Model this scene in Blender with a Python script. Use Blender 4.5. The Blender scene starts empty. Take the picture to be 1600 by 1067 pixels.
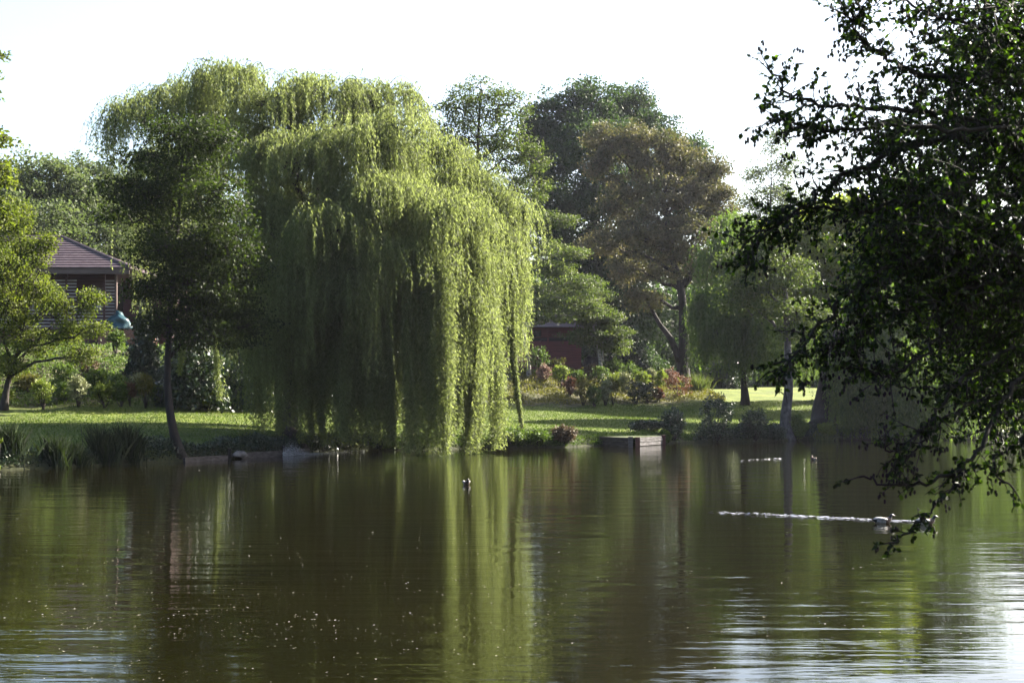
import bpy, math, random
import numpy as np
from mathutils import Vector

random.seed(7)
RNG = np.random.default_rng(11)
sc = bpy.context.scene
COL = sc.collection
R = math.radians
F = 2222.0; HZ = 610.0; CAMH = 2.3          # focal length in photo pixels, horizon row, eye height

# ------------------------------------------------------------------ camera
cam_d = bpy.data.cameras.new("camera"); cam = bpy.data.objects.new("camera", cam_d); COL.objects.link(cam)
cam.location = (0, 0, CAMH); cam.rotation_euler = (R(90), 0, 0)
cam_d.sensor_width = 36; cam_d.lens = 36 * F / 1600; cam_d.shift_y = (HZ - 533.5) / 1600
cam_d.clip_start = 0.1; cam_d.clip_end = 2000
cam_d.dof.use_dof = True; cam_d.dof.focus_distance = 55; cam_d.dof.aperture_fstop = 7.1
sc.camera = cam
# ------------------------------------------------------------------ light
SUN_AZ, SUN_EL = 60, 34                      # degrees right of the view direction, above the horizon
w = bpy.data.worlds.new("World"); sc.world = w; w.use_nodes = True
nt = w.node_tree; nt.nodes.clear()
sky = nt.nodes.new('ShaderNodeTexSky'); sky.sky_type = 'NISHITA'; sky.sun_disc = False
sky.sun_elevation = R(SUN_EL); sky.sun_rotation = R(SUN_AZ)
sky.air_density = 1.0; sky.dust_density = 3.0; sky.ozone_density = 1.0
bg = nt.nodes.new('ShaderNodeBackground'); bg.inputs[1].default_value = 0.062
wo = nt.nodes.new('ShaderNodeOutputWorld')
nt.links.new(sky.outputs[0], bg.inputs[0]); nt.links.new(bg.outputs[0], wo.inputs[0])
sd = bpy.data.lights.new("sun", 'SUN'); sd.energy = 5.0; sd.angle = R(0.5); sd.color = (1.0, 0.93, 0.80)
so = bpy.data.objects.new("sun", sd); COL.objects.link(so)
sv = Vector((math.sin(R(SUN_AZ)) * math.cos(R(SUN_EL)), math.cos(R(SUN_AZ)) * math.cos(R(SUN_EL)), math.sin(R(SUN_EL))))
so.rotation_euler = sv.to_track_quat('Z', 'Y').to_euler(); so.location = (30, 20, 40)
vs = sc.view_settings; vs.view_transform = 'Standard'; vs.look = 'None'; vs.exposure = 2.8; vs.gamma = 1.0
sc.render.engine = 'CYCLES'
sc.cycles.max_bounces = 7; sc.cycles.diffuse_bounces = 3; sc.cycles.glossy_bounces = 3
sc.cycles.transmission_bounces = 4; sc.cycles.volume_bounces = 0; sc.cycles.transparent_max_bounces = 4
sc.cycles.use_denoising = True

# ------------------------------------------------------------------ helpers
def tag(o, label=None, cat=None, group=None, kind=None):
    if label: o['label'] = label
    if cat: o['category'] = cat
    if group: o['group'] = group
    if kind: o['kind'] = kind
    return o

def empty(name, loc, rz=0):
    o = bpy.data.objects.new(name, None); COL.objects.link(o)
    o.location = loc; o.rotation_euler = (0, 0, rz); o.empty_display_size = 0.3
    return o

def thing(name, loc, label, cat, group=None, rz=0):
    return tag(empty(name, loc, rz), label, cat, group)

def link(name, me, parent=None, world=True):
    """link a mesh given in world coordinates; re-based onto its parent's location"""
    o = bpy.data.objects.new(name, me); COL.objects.link(o)
    if parent is not None:
        o.parent = parent
        if world: o.location = -Vector(parent.location)
    return o

def np_mesh(name, verts, faces, mats, var=None, matidx=None, smooth=False):
    """verts (N,3), faces (M,k) all of one size"""
    me = bpy.data.meshes.new(name)
    verts = np.ascontiguousarray(verts, dtype=np.float32); faces = np.ascontiguousarray(faces, dtype=np.int32)
    M, k = faces.shape
    me.vertices.add(len(verts)); me.vertices.foreach_set('co', verts.ravel())
    me.loops.add(M * k); me.loops.foreach_set('vertex_index', faces.ravel())
    me.polygons.add(M); me.polygons.foreach_set('loop_start', np.arange(0, M * k, k, dtype=np.int32))
    if matidx is not None: me.polygons.foreach_set('material_index', np.ascontiguousarray(matidx, dtype=np.int32))
    if smooth: me.polygons.foreach_set('use_smooth', np.ones(M, dtype=bool))
    me.update(calc_edges=True)
    if var is not None:
        a = me.attributes.new('var', 'FLOAT', 'FACE'); a.data.foreach_set('value', np.ascontiguousarray(var, dtype=np.float32))
    for m in (mats if isinstance(mats, (list, tuple)) else [mats]): me.materials.append(m)
    return me

class MB:
    """collects boxes, tubes and quads into one mesh"""
    def __init__(s): s.v = []; s.f = []; s.mi = []; s.cur = 0
    def add(s, vs_, fs):
        o = len(s.v); s.v += [tuple(p) for p in vs_]; s.f += [tuple(i + o for i in f) for f in fs]; s.mi += [s.cur] * len(fs)
    def box(s, x0, x1, y0, y1, z0, z1):
        s.add([(x0,y0,z0),(x1,y0,z0),(x1,y1,z0),(x0,y1,z0),(x0,y0,z1),(x1,y0,z1),(x1,y1,z1),(x0,y1,z1)],
              [(3,2,1,0),(4,5,6,7),(0,1,5,4),(1,2,6,5),(2,3,7,6),(3,0,4,7)])
    def beam(s, a, b, wd, z0, z1):
        a = Vector((a[0], a[1], 0)); b = Vector((b[0], b[1], 0)); n = (b - a).normalized(); n = Vector((-n.y, n.x, 0)) * wd / 2
        P4 = [a - n, b - n, b + n, a + n]
        s.add([(p.x, p.y, z0) for p in P4] + [(p.x, p.y, z1) for p in P4],
              [(3,2,1,0),(4,5,6,7),(0,1,5,4),(1,2,6,5),(2,3,7,6),(3,0,4,7)])
    def tube(s, pts, rad, n=7, wob=0.0):
        pts = np.asarray(pts, float); rad = np.asarray(rad, float) * np.ones(len(pts))
        t = np.gradient(pts, axis=0); t /= np.linalg.norm(t, axis=1, keepdims=True) + 1e-9
        ref = np.array([0.31, 0.95, 0.05]); u = np.cross(t, ref); u /= np.linalg.norm(u, axis=1, keepdims=True) + 1e-9
        vv = np.cross(t, u); an = np.arange(n) * 2 * math.pi / n
        rr = rad[:, None] * (1 + wob * np.sin(an * 3 + pts[:, 2:3] * 2.1))
        ring = pts[:, None, :] + rr[:, :, None] * (np.cos(an)[None, :, None] * u[:, None, :] + np.sin(an)[None, :, None] * vv[:, None, :])
        fs = []
        for i in range(len(pts) - 1):
            for j in range(n):
                k = (j + 1) % n; fs.append((i*n+j, i*n+k, (i+1)*n+k, (i+1)*n+j))
        fs.append(tuple(range(n - 1, -1, -1))); fs.append(tuple((len(pts) - 1) * n + j for j in range(n)))
        s.add(ring.reshape(-1, 3), fs)
    def build(s, name, mats, parent=None, smooth=False):
        me = bpy.data.meshes.new(name); me.from_pydata(s.v, [], s.f)
        for m in (mats if isinstance(mats, (list, tuple)) else [mats]): me.materials.append(m)
        me.polygons.foreach_set('material_index', s.mi)
        if smooth: me.polygons.foreach_set('use_smooth', [True] * len(s.f))
        me.update()
        return link(name, me, parent)

def P(px, py, Y): return np.array([(px - 800) / F * Y, Y, CAMH + (HZ - py) / F * Y])
def unit(a): return a / (np.linalg.norm(a, axis=-1, keepdims=True) + 1e-9)
def curve(a, b, sag=0.0, n=6, jit=0.0, rng=RNG):
    a = np.asarray(a, float); b = np.asarray(b, float); t = np.linspace(0, 1, n)[:, None]
    p = a + (b - a) * t; p[:, 2] += sag * np.sin(math.pi * t[:, 0])
    if jit: p[1:-1] += rng.normal(0, jit, (n - 2, 3))
    return p
def smoothpath(pts, n=4):
    pts = np.asarray(pts, float); out = []
    e = np.vstack([2 * pts[0] - pts[1], pts, 2 * pts[-1] - pts[-2]])
    for i in range(1, len(e) - 2):
        p0, p1, p2, p3 = e[i-1], e[i], e[i+1], e[i+2]
        for k in range(n):
            t = k / n
            out.append(0.5 * ((2*p1) + (-p0+p2)*t + (2*p0-5*p1+4*p2-p3)*t*t + (-p0+3*p1-3*p2+p3)*t**3))
    out.append(pts[-1]); return np.array(out)

# ------------------------------------------------------------------ materials
def newmat(name):
    m = bpy.data.materials.new(name); m.use_nodes = True; n = m.node_tree; n.nodes.clear()
    out = n.nodes.new('ShaderNodeOutputMaterial'); return m, n, out
def N(n, t, **kw):
    x = n.nodes.new(t)
    for k, v in kw.items(): setattr(x, k, v)
    return x
def ramp(n, stops, fac=None):
    r = n.nodes.new('ShaderNodeValToRGB'); e = r.color_ramp.elements
    e[0].position, e[0].color = stops[0][0], (*stops[0][1], 1); e[1].position, e[1].color = stops[-1][0], (*stops[-1][1], 1)
    for p, c in stops[1:-1]:
        x = e.new(p); x.color = (*c, 1)
    if fac is not None: n.links.new(fac, r.inputs[0])
    return r
LEAFK = 0.8
def leafmat(name, cols, trans=0.45, tcol=(1.25, 1.35, 0.6), rough=0.6, spec=0.2):
    m, n, out = newmat(name)
    at = N(n, 'ShaderNodeAttribute', attribute_name='var')
    cols = [tuple(q * LEAFK for q in c) for c in cols]; k = len(cols); rp = ramp(n, [(i / (k - 1), c) for i, c in enumerate(cols)], at.outputs['Fac'])
    pr = N(n, 'ShaderNodeBsdfPrincipled'); pr.inputs['Roughness'].default_value = rough
    pr.inputs['Specular IOR Level'].default_value = spec
    n.links.new(rp.outputs[0], pr.inputs['Base Color'])
    mu = N(n, 'ShaderNodeMix', data_type='RGBA', blend_type='MULTIPLY'); mu.inputs[0].default_value = 1
    n.links.new(rp.outputs[0], mu.inputs[6]); mu.inputs[7].default_value = (*[c * 1.0 for c in tcol], 1)
    tr = N(n, 'ShaderNodeBsdfTranslucent'); n.links.new(mu.outputs[2], tr.inputs[0])
    mx = N(n, 'ShaderNodeMixShader'); mx.inputs[0].default_value = trans
    n.links.new(pr.outputs[0], mx.inputs[1]); n.links.new(tr.outputs[0], mx.inputs[2]); n.links.new(mx.outputs[0], out.inputs[0])
    return m
def rough(name, stops, scale=5, rough_=0.85, bump=0.3, stretch=(1, 1, 1), detail=5, dist=0.05, spec=0.3):
    stops = [(a, tuple(q * .6 for q in c)) for a, c in stops]
    m, n, out = newmat(name)
    tc = N(n, 'ShaderNodeTexCoord'); mp = N(n, 'ShaderNodeMapping'); mp.inputs['Scale'].default_value = stretch
    n.links.new(tc.outputs['Object'], mp.inputs[0])
    no = N(n, 'ShaderNodeTexNoise'); no.inputs['Scale'].default_value = scale; no.inputs['Detail'].default_value = detail
    n.links.new(mp.outputs[0], no.inputs['Vector'])
    rp = ramp(n, stops, no.outputs[0]); pr = N(n, 'ShaderNodeBsdfPrincipled'); pr.inputs['Roughness'].default_value = rough_
    pr.inputs['Specular IOR Level'].default_value = spec
    n.links.new(rp.outputs[0], pr.inputs['Base Color'])
    b = N(n, 'ShaderNodeBump'); b.inputs['Strength'].default_value = bump; b.inputs['Distance'].default_value = dist
    n.links.new(no.outputs[0], b.inputs['Height']); n.links.new(b.outputs[0], pr.inputs['Normal'])
    n.links.new(pr.outputs[0], out.inputs[0]); return m

M = {}
M['willow'] = leafmat('willow_leaf', [(.075,.096,.033),(.14,.17,.065),(.235,.27,.125)], .6, (1.35,1.38,.9))
M['willow_far'] = leafmat('willow_far_leaf', [(.05,.085,.025),(.085,.13,.038),(.13,.18,.05)], .58)
M['alder'] = leafmat('alder_leaf', [(.012,.020,.006),(.024,.037,.01),(.06,.085,.02)], .55)
M['maple'] = leafmat('maple_leaf', [(.05,.07,.014),(.09,.115,.02),(.16,.18,.038)], .5)
M['oakdark'] = leafmat('dark_oak_leaf', [(.022,.042,.018),(.038,.065,.026),(.065,.10,.035)], .36)
M['oakbrown'] = leafmat('bronze_oak_leaf', [(.055,.065,.032),(.10,.095,.055),(.18,.145,.095)], .36)
M['fargreen'] = leafmat('far_green_leaf', [(.05,.072,.030),(.078,.105,.042),(.12,.145,.06)], .5, (1.2,1.25,.85))  # paled and greyed: distant haze put into the leaf colour
M['birch'] = leafmat('birch_leaf', [(.045,.07,.02),(.075,.105,.03),(.12,.14,.045)], .4)
M['bright'] = leafmat('bright_leaf', [(.12,.16,.025),(.19,.23,.04),(.3,.33,.08)], .62)  # sunlit, backlit glow put into the leaf colour
M['front'] = leafmat('near_alder_leaf', [(.006,.010,.003),(.010,.016,.005),(.014,.024,.006),(.018,.032,.007),(.024,.042,.009),(.085,.13,.018)], .5, (1.5,1.9,.4), .5, .22)  # near-black stops carry backlit shade, the last one light shining through
M['dark'] = leafmat('evergreen_leaf', [(.012,.025,.012),(.02,.038,.016),(.035,.055,.02)], .2, rough=.4, spec=.5)
M['green'] = leafmat('shrub_green_leaf', [(.05,.085,.02),(.08,.125,.025),(.12,.165,.04)], .35)
M['lime'] = leafmat('shrub_lime_leaf', [(.09,.13,.02),(.14,.18,.03),(.21,.24,.06)], .4)
M['olive'] = leafmat('shrub_olive_leaf', [(.07,.07,.02),(.12,.115,.025),(.18,.16,.04)], .35)
M['red'] = leafmat('shrub_red_leaf', [(.075,.045,.03),(.13,.07,.045),(.20,.13,.08)], .3, (1.2,.9,.7))
M['pink'] = leafmat('shrub_pink_leaf', [(.10,.08,.05),(.20,.12,.09),(.32,.22,.18)], .3, (1,.95,.9))
M['pale'] = leafmat('shrub_pale_leaf', [(.10,.12,.05),(.2,.22,.1),(.42,.43,.3)], .3, (1,1,.8))
M['brown'] = leafmat('shrub_brown_leaf', [(.05,.04,.025),(.10,.075,.045),(.17,.13,.08)], .25, (1.1,1,.8))
M['reed'] = leafmat('reed_blade', [(.012,.02,.008),(.02,.032,.012),(.035,.05,.018)], .25)  # blades darkened: shade on the bank put into the colour
M['tallgrass'] = leafmat('tall_grass_blade', [(.06,.09,.025),(.1,.13,.04),(.17,.19,.07)], .35)
M['grassblade'] = leafmat('lawn_grass_blade', [(.05,.085,.016),(.075,.115,.02),(.115,.15,.035)], .35)
M['bark'] = rough('bark', [(.3,(.02,.016,.014)),(.7,(.075,.06,.05))], 9, .9, .8, (1,1,.25))
M['barkdark'] = rough('dark_bark', [(.3,(.012,.01,.009)),(.7,(.04,.033,.028))], 8, .9, .8, (1,1,.25))
M['barkgrey'] = rough('grey_bark', [(.35,(.05,.045,.045)),(.55,(.11,.1,.1)),(.75,(.2,.19,.18))], 7, .85, .7, (1,1,.6))
M['barkpale'] = rough('pale_birch_bark', [(.36,(.05,.04,.035)),(.45,(.42,.39,.36)),(.8,(.6,.57,.53))], 6, .7, .3, (1,1,2.5))
M['slatwood'] = rough('sunlit_slat_wood', [(.3,(.22,.19,.19)),(.7,(.42,.38,.38))], 6, .6, .2, (.3,1,1))  # sunlight on the louvre boards put into the pale colour
M['redboard'] = rough('red_board', [(.3,(.13,.032,.036)),(.7,(.22,.055,.06))], 4, .6, .2, (.3,1,3))
M['annexe'] = rough('shaded_red_wall', [(.3,(.035,.012,.012)),(.7,(.06,.02,.02))], 4, .7, .2, (.3,1,3))  # shade on the annexe put into the colour, darker than the red boards
M['darkboard'] = rough('dark_board', [(.3,(.05,.02,.02)),(.7,(.095,.04,.038))], 4, .6, .2, (.3,1,3))
M['fascia'] = rough('fascia', [(.3,(.09,.06,.055)),(.7,(.15,.105,.095))], 3, .6, .1, (.3,1,1))
M['tile'] = rough('roof_tile', [(.25,(.05,.03,.034)),(.5,(.08,.052,.058)),(.8,(.115,.085,.09))], 3.5, .55, .3)
M['brick'] = rough('plinth_brick', [(.3,(.16,.075,.05)),(.7,(.3,.16,.12))], 10, .8, .3)
M['tarp'] = rough('teal_tarp', [(.3,(.012,.045,.06)),(.7,(.03,.10,.125))], 2.5, .4, .4)
M['grey_timber'] = rough('weathered_timber', [(.3,(.04,.035,.03)),(.55,(.10,.085,.08)),(.7,(.16,.14,.135))], 5, .85, .5, (.35,1,3))
M['pale_timber'] = rough('pale_timber', [(.3,(.05,.05,.045)),(.5,(.11,.10,.10)),(.7,(.18,.165,.175))], 5, .85, .5, (.35,1,3))
M['red_timber'] = rough('reddish_post', [(.3,(.07,.03,.026)),(.7,(.13,.055,.045))], 6, .8, .4)
M['stone'] = rough('stone', [(.3,(.12,.11,.11)),(.7,(.33,.31,.31))], 6, .85, .6)
M['glass'] = rough('dark_window_glass', [(.3,(.012,.014,.02)),(.7,(.03,.035,.05))], 1, .08, 0, spec=.6)
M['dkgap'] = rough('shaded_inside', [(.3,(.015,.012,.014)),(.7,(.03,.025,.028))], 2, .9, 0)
M['foam'] = rough('foam', [(.3,(.45,.46,.5)),(.7,(.8,.8,.85))], 14, .35, .6, spec=.5)
M['seed'] = leafmat('floating_seed', [(.10,.10,.05),(.24,.22,.15),(.6,.57,.5)], .1, (1,1,1), .6)
M['duck_dark'] = rough('duck_dark', [(.3,(.012,.014,.013)),(.7,(.03,.03,.028))], 30, .4, .2)
M['duck_pale'] = rough('duck_pale', [(.3,(.3,.29,.29)),(.7,(.55,.53,.52))], 30, .6, .2)
M['duck_brown'] = rough('duck_brown', [(.3,(.07,.04,.03)),(.7,(.17,.11,.08))], 30, .6, .2)
M['duck_bill'] = rough('duck_bill', [(.3,(.05,.045,.02)),(.7,(.08,.07,.03))], 10, .4, 0)

# ground: lawn / planted slope / bank by the 'zone' attribute of the terrain
def ground_material():
    m, n, out = newmat('ground_surface')
    tc = N(n, 'ShaderNodeTexCoord'); zn = N(n, 'ShaderNodeAttribute', attribute_name='zone')
    def noise(s, d=4, vec=None):
        x = N(n, 'ShaderNodeTexNoise'); x.inputs['Scale'].default_value = s; x.inputs['Detail'].default_value = d
        n.links.new(vec or tc.outputs['Object'], x.inputs['Vector']); return x
    a = noise(.5, 5); b = noise(9, 4); c = noise(2.2, 6)
    mx0 = N(n, 'ShaderNodeMath', operation='ADD'); mu = N(n, 'ShaderNodeMath', operation='MULTIPLY'); mu.inputs[1].default_value = .5
    n.links.new(a.outputs[0], mx0.inputs[0]); n.links.new(b.outputs[0], mx0.inputs[1]); n.links.new(mx0.outputs[0], mu.inputs[0])
    lawn = ramp(n, [(.36,(.085,.07,.035)),(.42,(.046,.062,.011)),(.5,(.075,.098,.016)),(.62,(.115,.13,.025))], mu.outputs[0])
    soil = ramp(n, [(.3,(.02,.024,.01)),(.45,(.04,.042,.015)),(.6,(.075,.07,.04)),(.72,(.12,.10,.07))], c.outputs[0])
    bank = ramp(n, [(.3,(.012,.014,.007)),(.7,(.035,.038,.015))], b.outputs[0])
    s = N(n, 'ShaderNodeSeparateColor'); n.links.new(zn.outputs['Color'], s.inputs[0])
    m1 = N(n, 'ShaderNodeMix', data_type='RGBA'); m2 = N(n, 'ShaderNodeMix', data_type='RGBA')
    n.links.new(s.outputs[0], m1.inputs[0]); n.links.new(lawn.outputs[0], m1.inputs[6]); n.links.new(soil.outputs[0], m1.inputs[7])
    n.links.new(s.outputs[1], m2.inputs[0]); n.links.new(m1.outputs[2], m2.inputs[6]); n.links.new(bank.outputs[0], m2.inputs[7])
    pr = N(n, 'ShaderNodeBsdfPrincipled'); pr.inputs['Roughness'].default_value = .9; pr.inputs['Specular IOR Level'].default_value = .15
    n.links.new(m2.outputs[2], pr.inputs['Base Color'])
    bu = N(n, 'ShaderNodeBump'); bu.inputs['Strength'].default_value = .7; bu.inputs['Distance'].default_value = .12
    n.links.new(c.outputs[0], bu.inputs['Height']); n.links.new(bu.outputs[0], pr.inputs['Normal'])
    n.links.new(pr.outputs[0], out.inputs[0]); return m

def water_material():
    m, n, out = newmat('pond_water')
    tc = N(n, 'ShaderNodeTexCoord')
    def noise(sc_, s, d, rot=0):
        mp = N(n, 'ShaderNodeMapping'); mp.inputs['Scale'].default_value = sc_; mp.inputs['Rotation'].default_value = (0, 0, R(rot))
        n.links.new(tc.outputs['Object'], mp.inputs[0])
        x = N(n, 'ShaderNodeTexNoise'); x.inputs['Scale'].default_value = s; x.inputs['Detail'].default_value = d
        n.links.new(mp.outputs[0], x.inputs['Vector']); return x
    rip = noise((.2, 1, 1), 4.8, 3.6, 3); swell = noise((.28, 1, 1), 1.25, 1.5, -5); patch = noise((.3, 1, 1), .16, 3)
    pr_ = ramp(n, [(.36,(.55,)*3),(.62,(1,)*3)], patch.outputs[0])
    h1 = N(n, 'ShaderNodeMath', operation='MULTIPLY'); n.links.new(rip.outputs[0], h1.inputs[0]); n.links.new(pr_.outputs[0], h1.inputs[1])
    b1 = N(n, 'ShaderNodeBump'); b1.inputs['Strength'].default_value = 1; b1.inputs['Distance'].default_value = WR
    b2 = N(n, 'ShaderNodeBump'); b2.inputs['Strength'].default_value = 1; b2.inputs['Distance'].default_value = WS
    n.links.new(swell.outputs[0], b2.inputs['Height']); n.links.new(h1.outputs[0], b1.inputs['Height'])
    n.links.new(b2.outputs[0], b1.inputs['Normal'])
    mud = noise((1, 1, 1), .25, 3); cr = ramp(n, [(.3,(.0035,.0033,.0009)),(.7,(.0056,.0051,.0014))], mud.outputs[0])
    pr = N(n, 'ShaderNodeBsdfPrincipled'); pr.inputs['Roughness'].default_value = .012; pr.inputs['IOR'].default_value = 1.33
    n.links.new(cr.outputs[0], pr.inputs['Base Color']); n.links.new(b1.outputs[0], pr.inputs['Normal'])
    n.links.new(pr.outputs[0], out.inputs[0]); return m
WR, WS = 0.0072, 0.0145

# ------------------------------------------------------------------ terrain
SX = np.array([-160,-40,-14.7,-10.7,-8.3,-5.5,-1.3,2.6,7,13.3,21,32,60,160]); SY = np.array([30,36,41,45.6,50,54.5,56.5,58,62,65.5,68,69,62,50])
DK = np.array([-3,-.5,0,.3,1.5,12,18,21,30,34,45,200])
PA = np.array([-1.2,-.3,0,.32,.5,1.0,1.35,1.8,4.3,4.45,4.7,5])
PB = np.array([-1.2,-.3,0,.3,.45,.95,1.2,1.5,3.2,3.5,3.9,4.5])
PC = np.array([-1.2,-.3,0,.2,.4,.9,1.4,1.7,2.35,2.5,2.1,2.5])
def sstep(x): x = np.clip(x, 0, 1); return x * x * (3 - 2 * x)
def shore(X): return np.interp(X, SX, SY)
def ground_z(X, Y):
    X = np.asarray(X, float); Y = np.asarray(Y, float); d = Y - shore(X) + .25 * np.sin(X * 1.3) + .12 * np.sin(X * 3.7)
    a, b, c = np.interp(d, DK, PA), np.interp(d, DK, PB), np.interp(d, DK, PC)
    t1 = sstep((X + 8) / 8); t2 = sstep((X - 5) / 8)
    z = a * (1 - t1) + (b * (1 - t2) + c * t2) * t1
    z = z + np.where(d > 2, .05 * np.sin(X * .7 + 1) * np.cos(Y * .5), 0)
    sl = sstep((d - 18) / 3) * (1 - sstep((d - 34) / 4)) * (1 - t2)
    z = z + sl * (.12 * np.sin(X * 2.1 + Y) * np.cos(Y * 1.7 - X * .6) + .06 * np.sin(X * 5.3) * np.sin(Y * 4.1))
    z = z + 8.5 * sstep((Y - 122 + .0006 * X ** 2) / 30) + 2 * sstep((Y - 150) / 60)
    yn = np.interp(X, [-6,-4.6,-3.4,0,2.8,4.4,5.4,8], [13,11.5,6.5,6,6.2,10,13.5,16]); dn = yn - Y
    zn = np.interp(dn, [-3,-.3,0,.5,2,30], [-1.2,-.25,0,.4,.7,1.0])
    return np.maximum(z, zn)
def gz(X, Y): return float(ground_z(X, Y))
def G(px, py, ymin=38):
    """where the sight line through a pixel meets the far bank"""
    Ys = np.arange(ymin, 160, .1); X = (px - 800) / F * Ys; Z = CAMH + (HZ - py) / F * Ys
    g = ground_z(X, Ys); ok = np.nonzero((Z <= g) & (g > 0.02))[0]
    Y = Ys[ok[0]] if len(ok) else 78.0
    X = (px - 800) / F * Y
    return np.array([X, Y, gz(X, Y)])

xs = np.unique(np.concatenate([np.linspace(-200,-35,28), np.arange(-35,45,.45), np.linspace(45,220,30)]))
ys = np.unique(np.concatenate([np.linspace(-40,2,8), np.arange(2,17,.6), np.arange(17,38,3), np.arange(38,104,.4), np.linspace(104,300,40)]))
GX, GY = np.meshgrid(xs, ys); GZ = ground_z(GX, GY)
nx, ny = len(xs), len(ys); ii = np.arange(nx * ny).reshape(ny, nx)
fc = np.stack([ii[:-1,:-1], ii[:-1,1:], ii[1:,1:], ii[1:,:-1]], -1).reshape(-1, 4)
gme = np_mesh('ground', np.stack([GX, GY, GZ], -1).reshape(-1, 3), fc, ground_material(), smooth=True)
D = GY - shore(GX); t2 = sstep((GX - 9) / 5)
zone_s = sstep((D - 19.5 + .8 * np.sin(GX * .9)) / 1.6) * (1 - t2); zone_b = (1 - sstep((D - .5 - .3 * np.sin(GX * 2.3)) / .8)) + sstep((GY - 116) / 6)
zc = np.stack([zone_s, zone_b, np.zeros_like(D), np.ones_like(D)], -1).reshape(-1, 4)
at = gme.attributes.new('zone', 'FLOAT_COLOR', 'POINT'); at.data.foreach_set('color', zc.astype(np.float32).ravel())
ground = link('ground', gme); tag(ground, kind='structure')
wb = MB(); wb.add([(-200,-38,0),(220,-38,0),(220,80,0),(-200,80,0)], [(0,1,2,3)]); water = wb.build('water', water_material()); tag(water, kind='structure')

# ------------------------------------------------------------------ leaves
def leaf_quads(pos, dirs, nrm, L, W):
    """rhombic leaves, slightly kinked; pos (N,3) is the leaf base"""
    n = len(pos); L = np.broadcast_to(L, (n,))[:, None]; W = np.broadcast_to(W, (n,))[:, None]
    d = unit(dirs); side = unit(np.cross(d, nrm))
    v = np.empty((n, 4, 3)); mid = pos + d * L * .45
    v[:, 0] = pos; v[:, 1] = mid + side * W * .5; v[:, 2] = pos + d * L; v[:, 3] = mid - side * W * .5
    return v.reshape(-1, 3), np.arange(n * 4).reshape(n, 4)
def leaf_object(name, pos, dirs, nrm, L, W, mat, parent, var=None, rng=RNG):
    v, f = leaf_quads(pos, dirs, nrm, L, W)
    if var is None: var = rng.random(len(pos))
    return link(name, np_mesh(name, v, f, mat, var), parent)
def cloud(centers, inner, nper, sig, L, rng, up=.55, aspect=.62, flat=.5):
    """leaves scattered round twigs running from inner to centers"""
    K = len(centers); n = K * nper; c = np.repeat(centers, nper, 0); i0 = np.repeat(inner, nper, 0)
    t = rng.random(n)[:, None] ** .55
    pos = i0 + (c - i0) * t + unit(rng.normal(0, 1, (n, 3))) * (rng.random((n, 1)) ** .45) * 1.5 * np.asarray(sig)
    out = unit(c - i0)
    nr = unit(rng.normal(0, 1, (n, 3)) * .8 + np.array([0, 0, up]) + out * .35)
    dr = unit(rng.normal(0, 1, (n, 3)) + out * .6 + np.array([0, 0, -.35]))
    Ls = L * rng.uniform(.65, 1.3, n)
    cv = np.repeat(rng.random(K), nper); var = np.clip(cv * .55 + rng.random(n) * .45, 0, 1)
    return pos, dr, nr, Ls, Ls * aspect, var

def lobes_px(lobes, Y):
    """[(px, py, dy, rx px, rz px)] -> world centres and radii"""
    out = []
    for l in lobes:
        px, py, dy, rx, rz = l[:5]; y = Y + dy; c = P(px, py, y); s = y / F
        out.append((c, np.array([rx * s, rx * s * .9, rz * s])))
    return out

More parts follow.
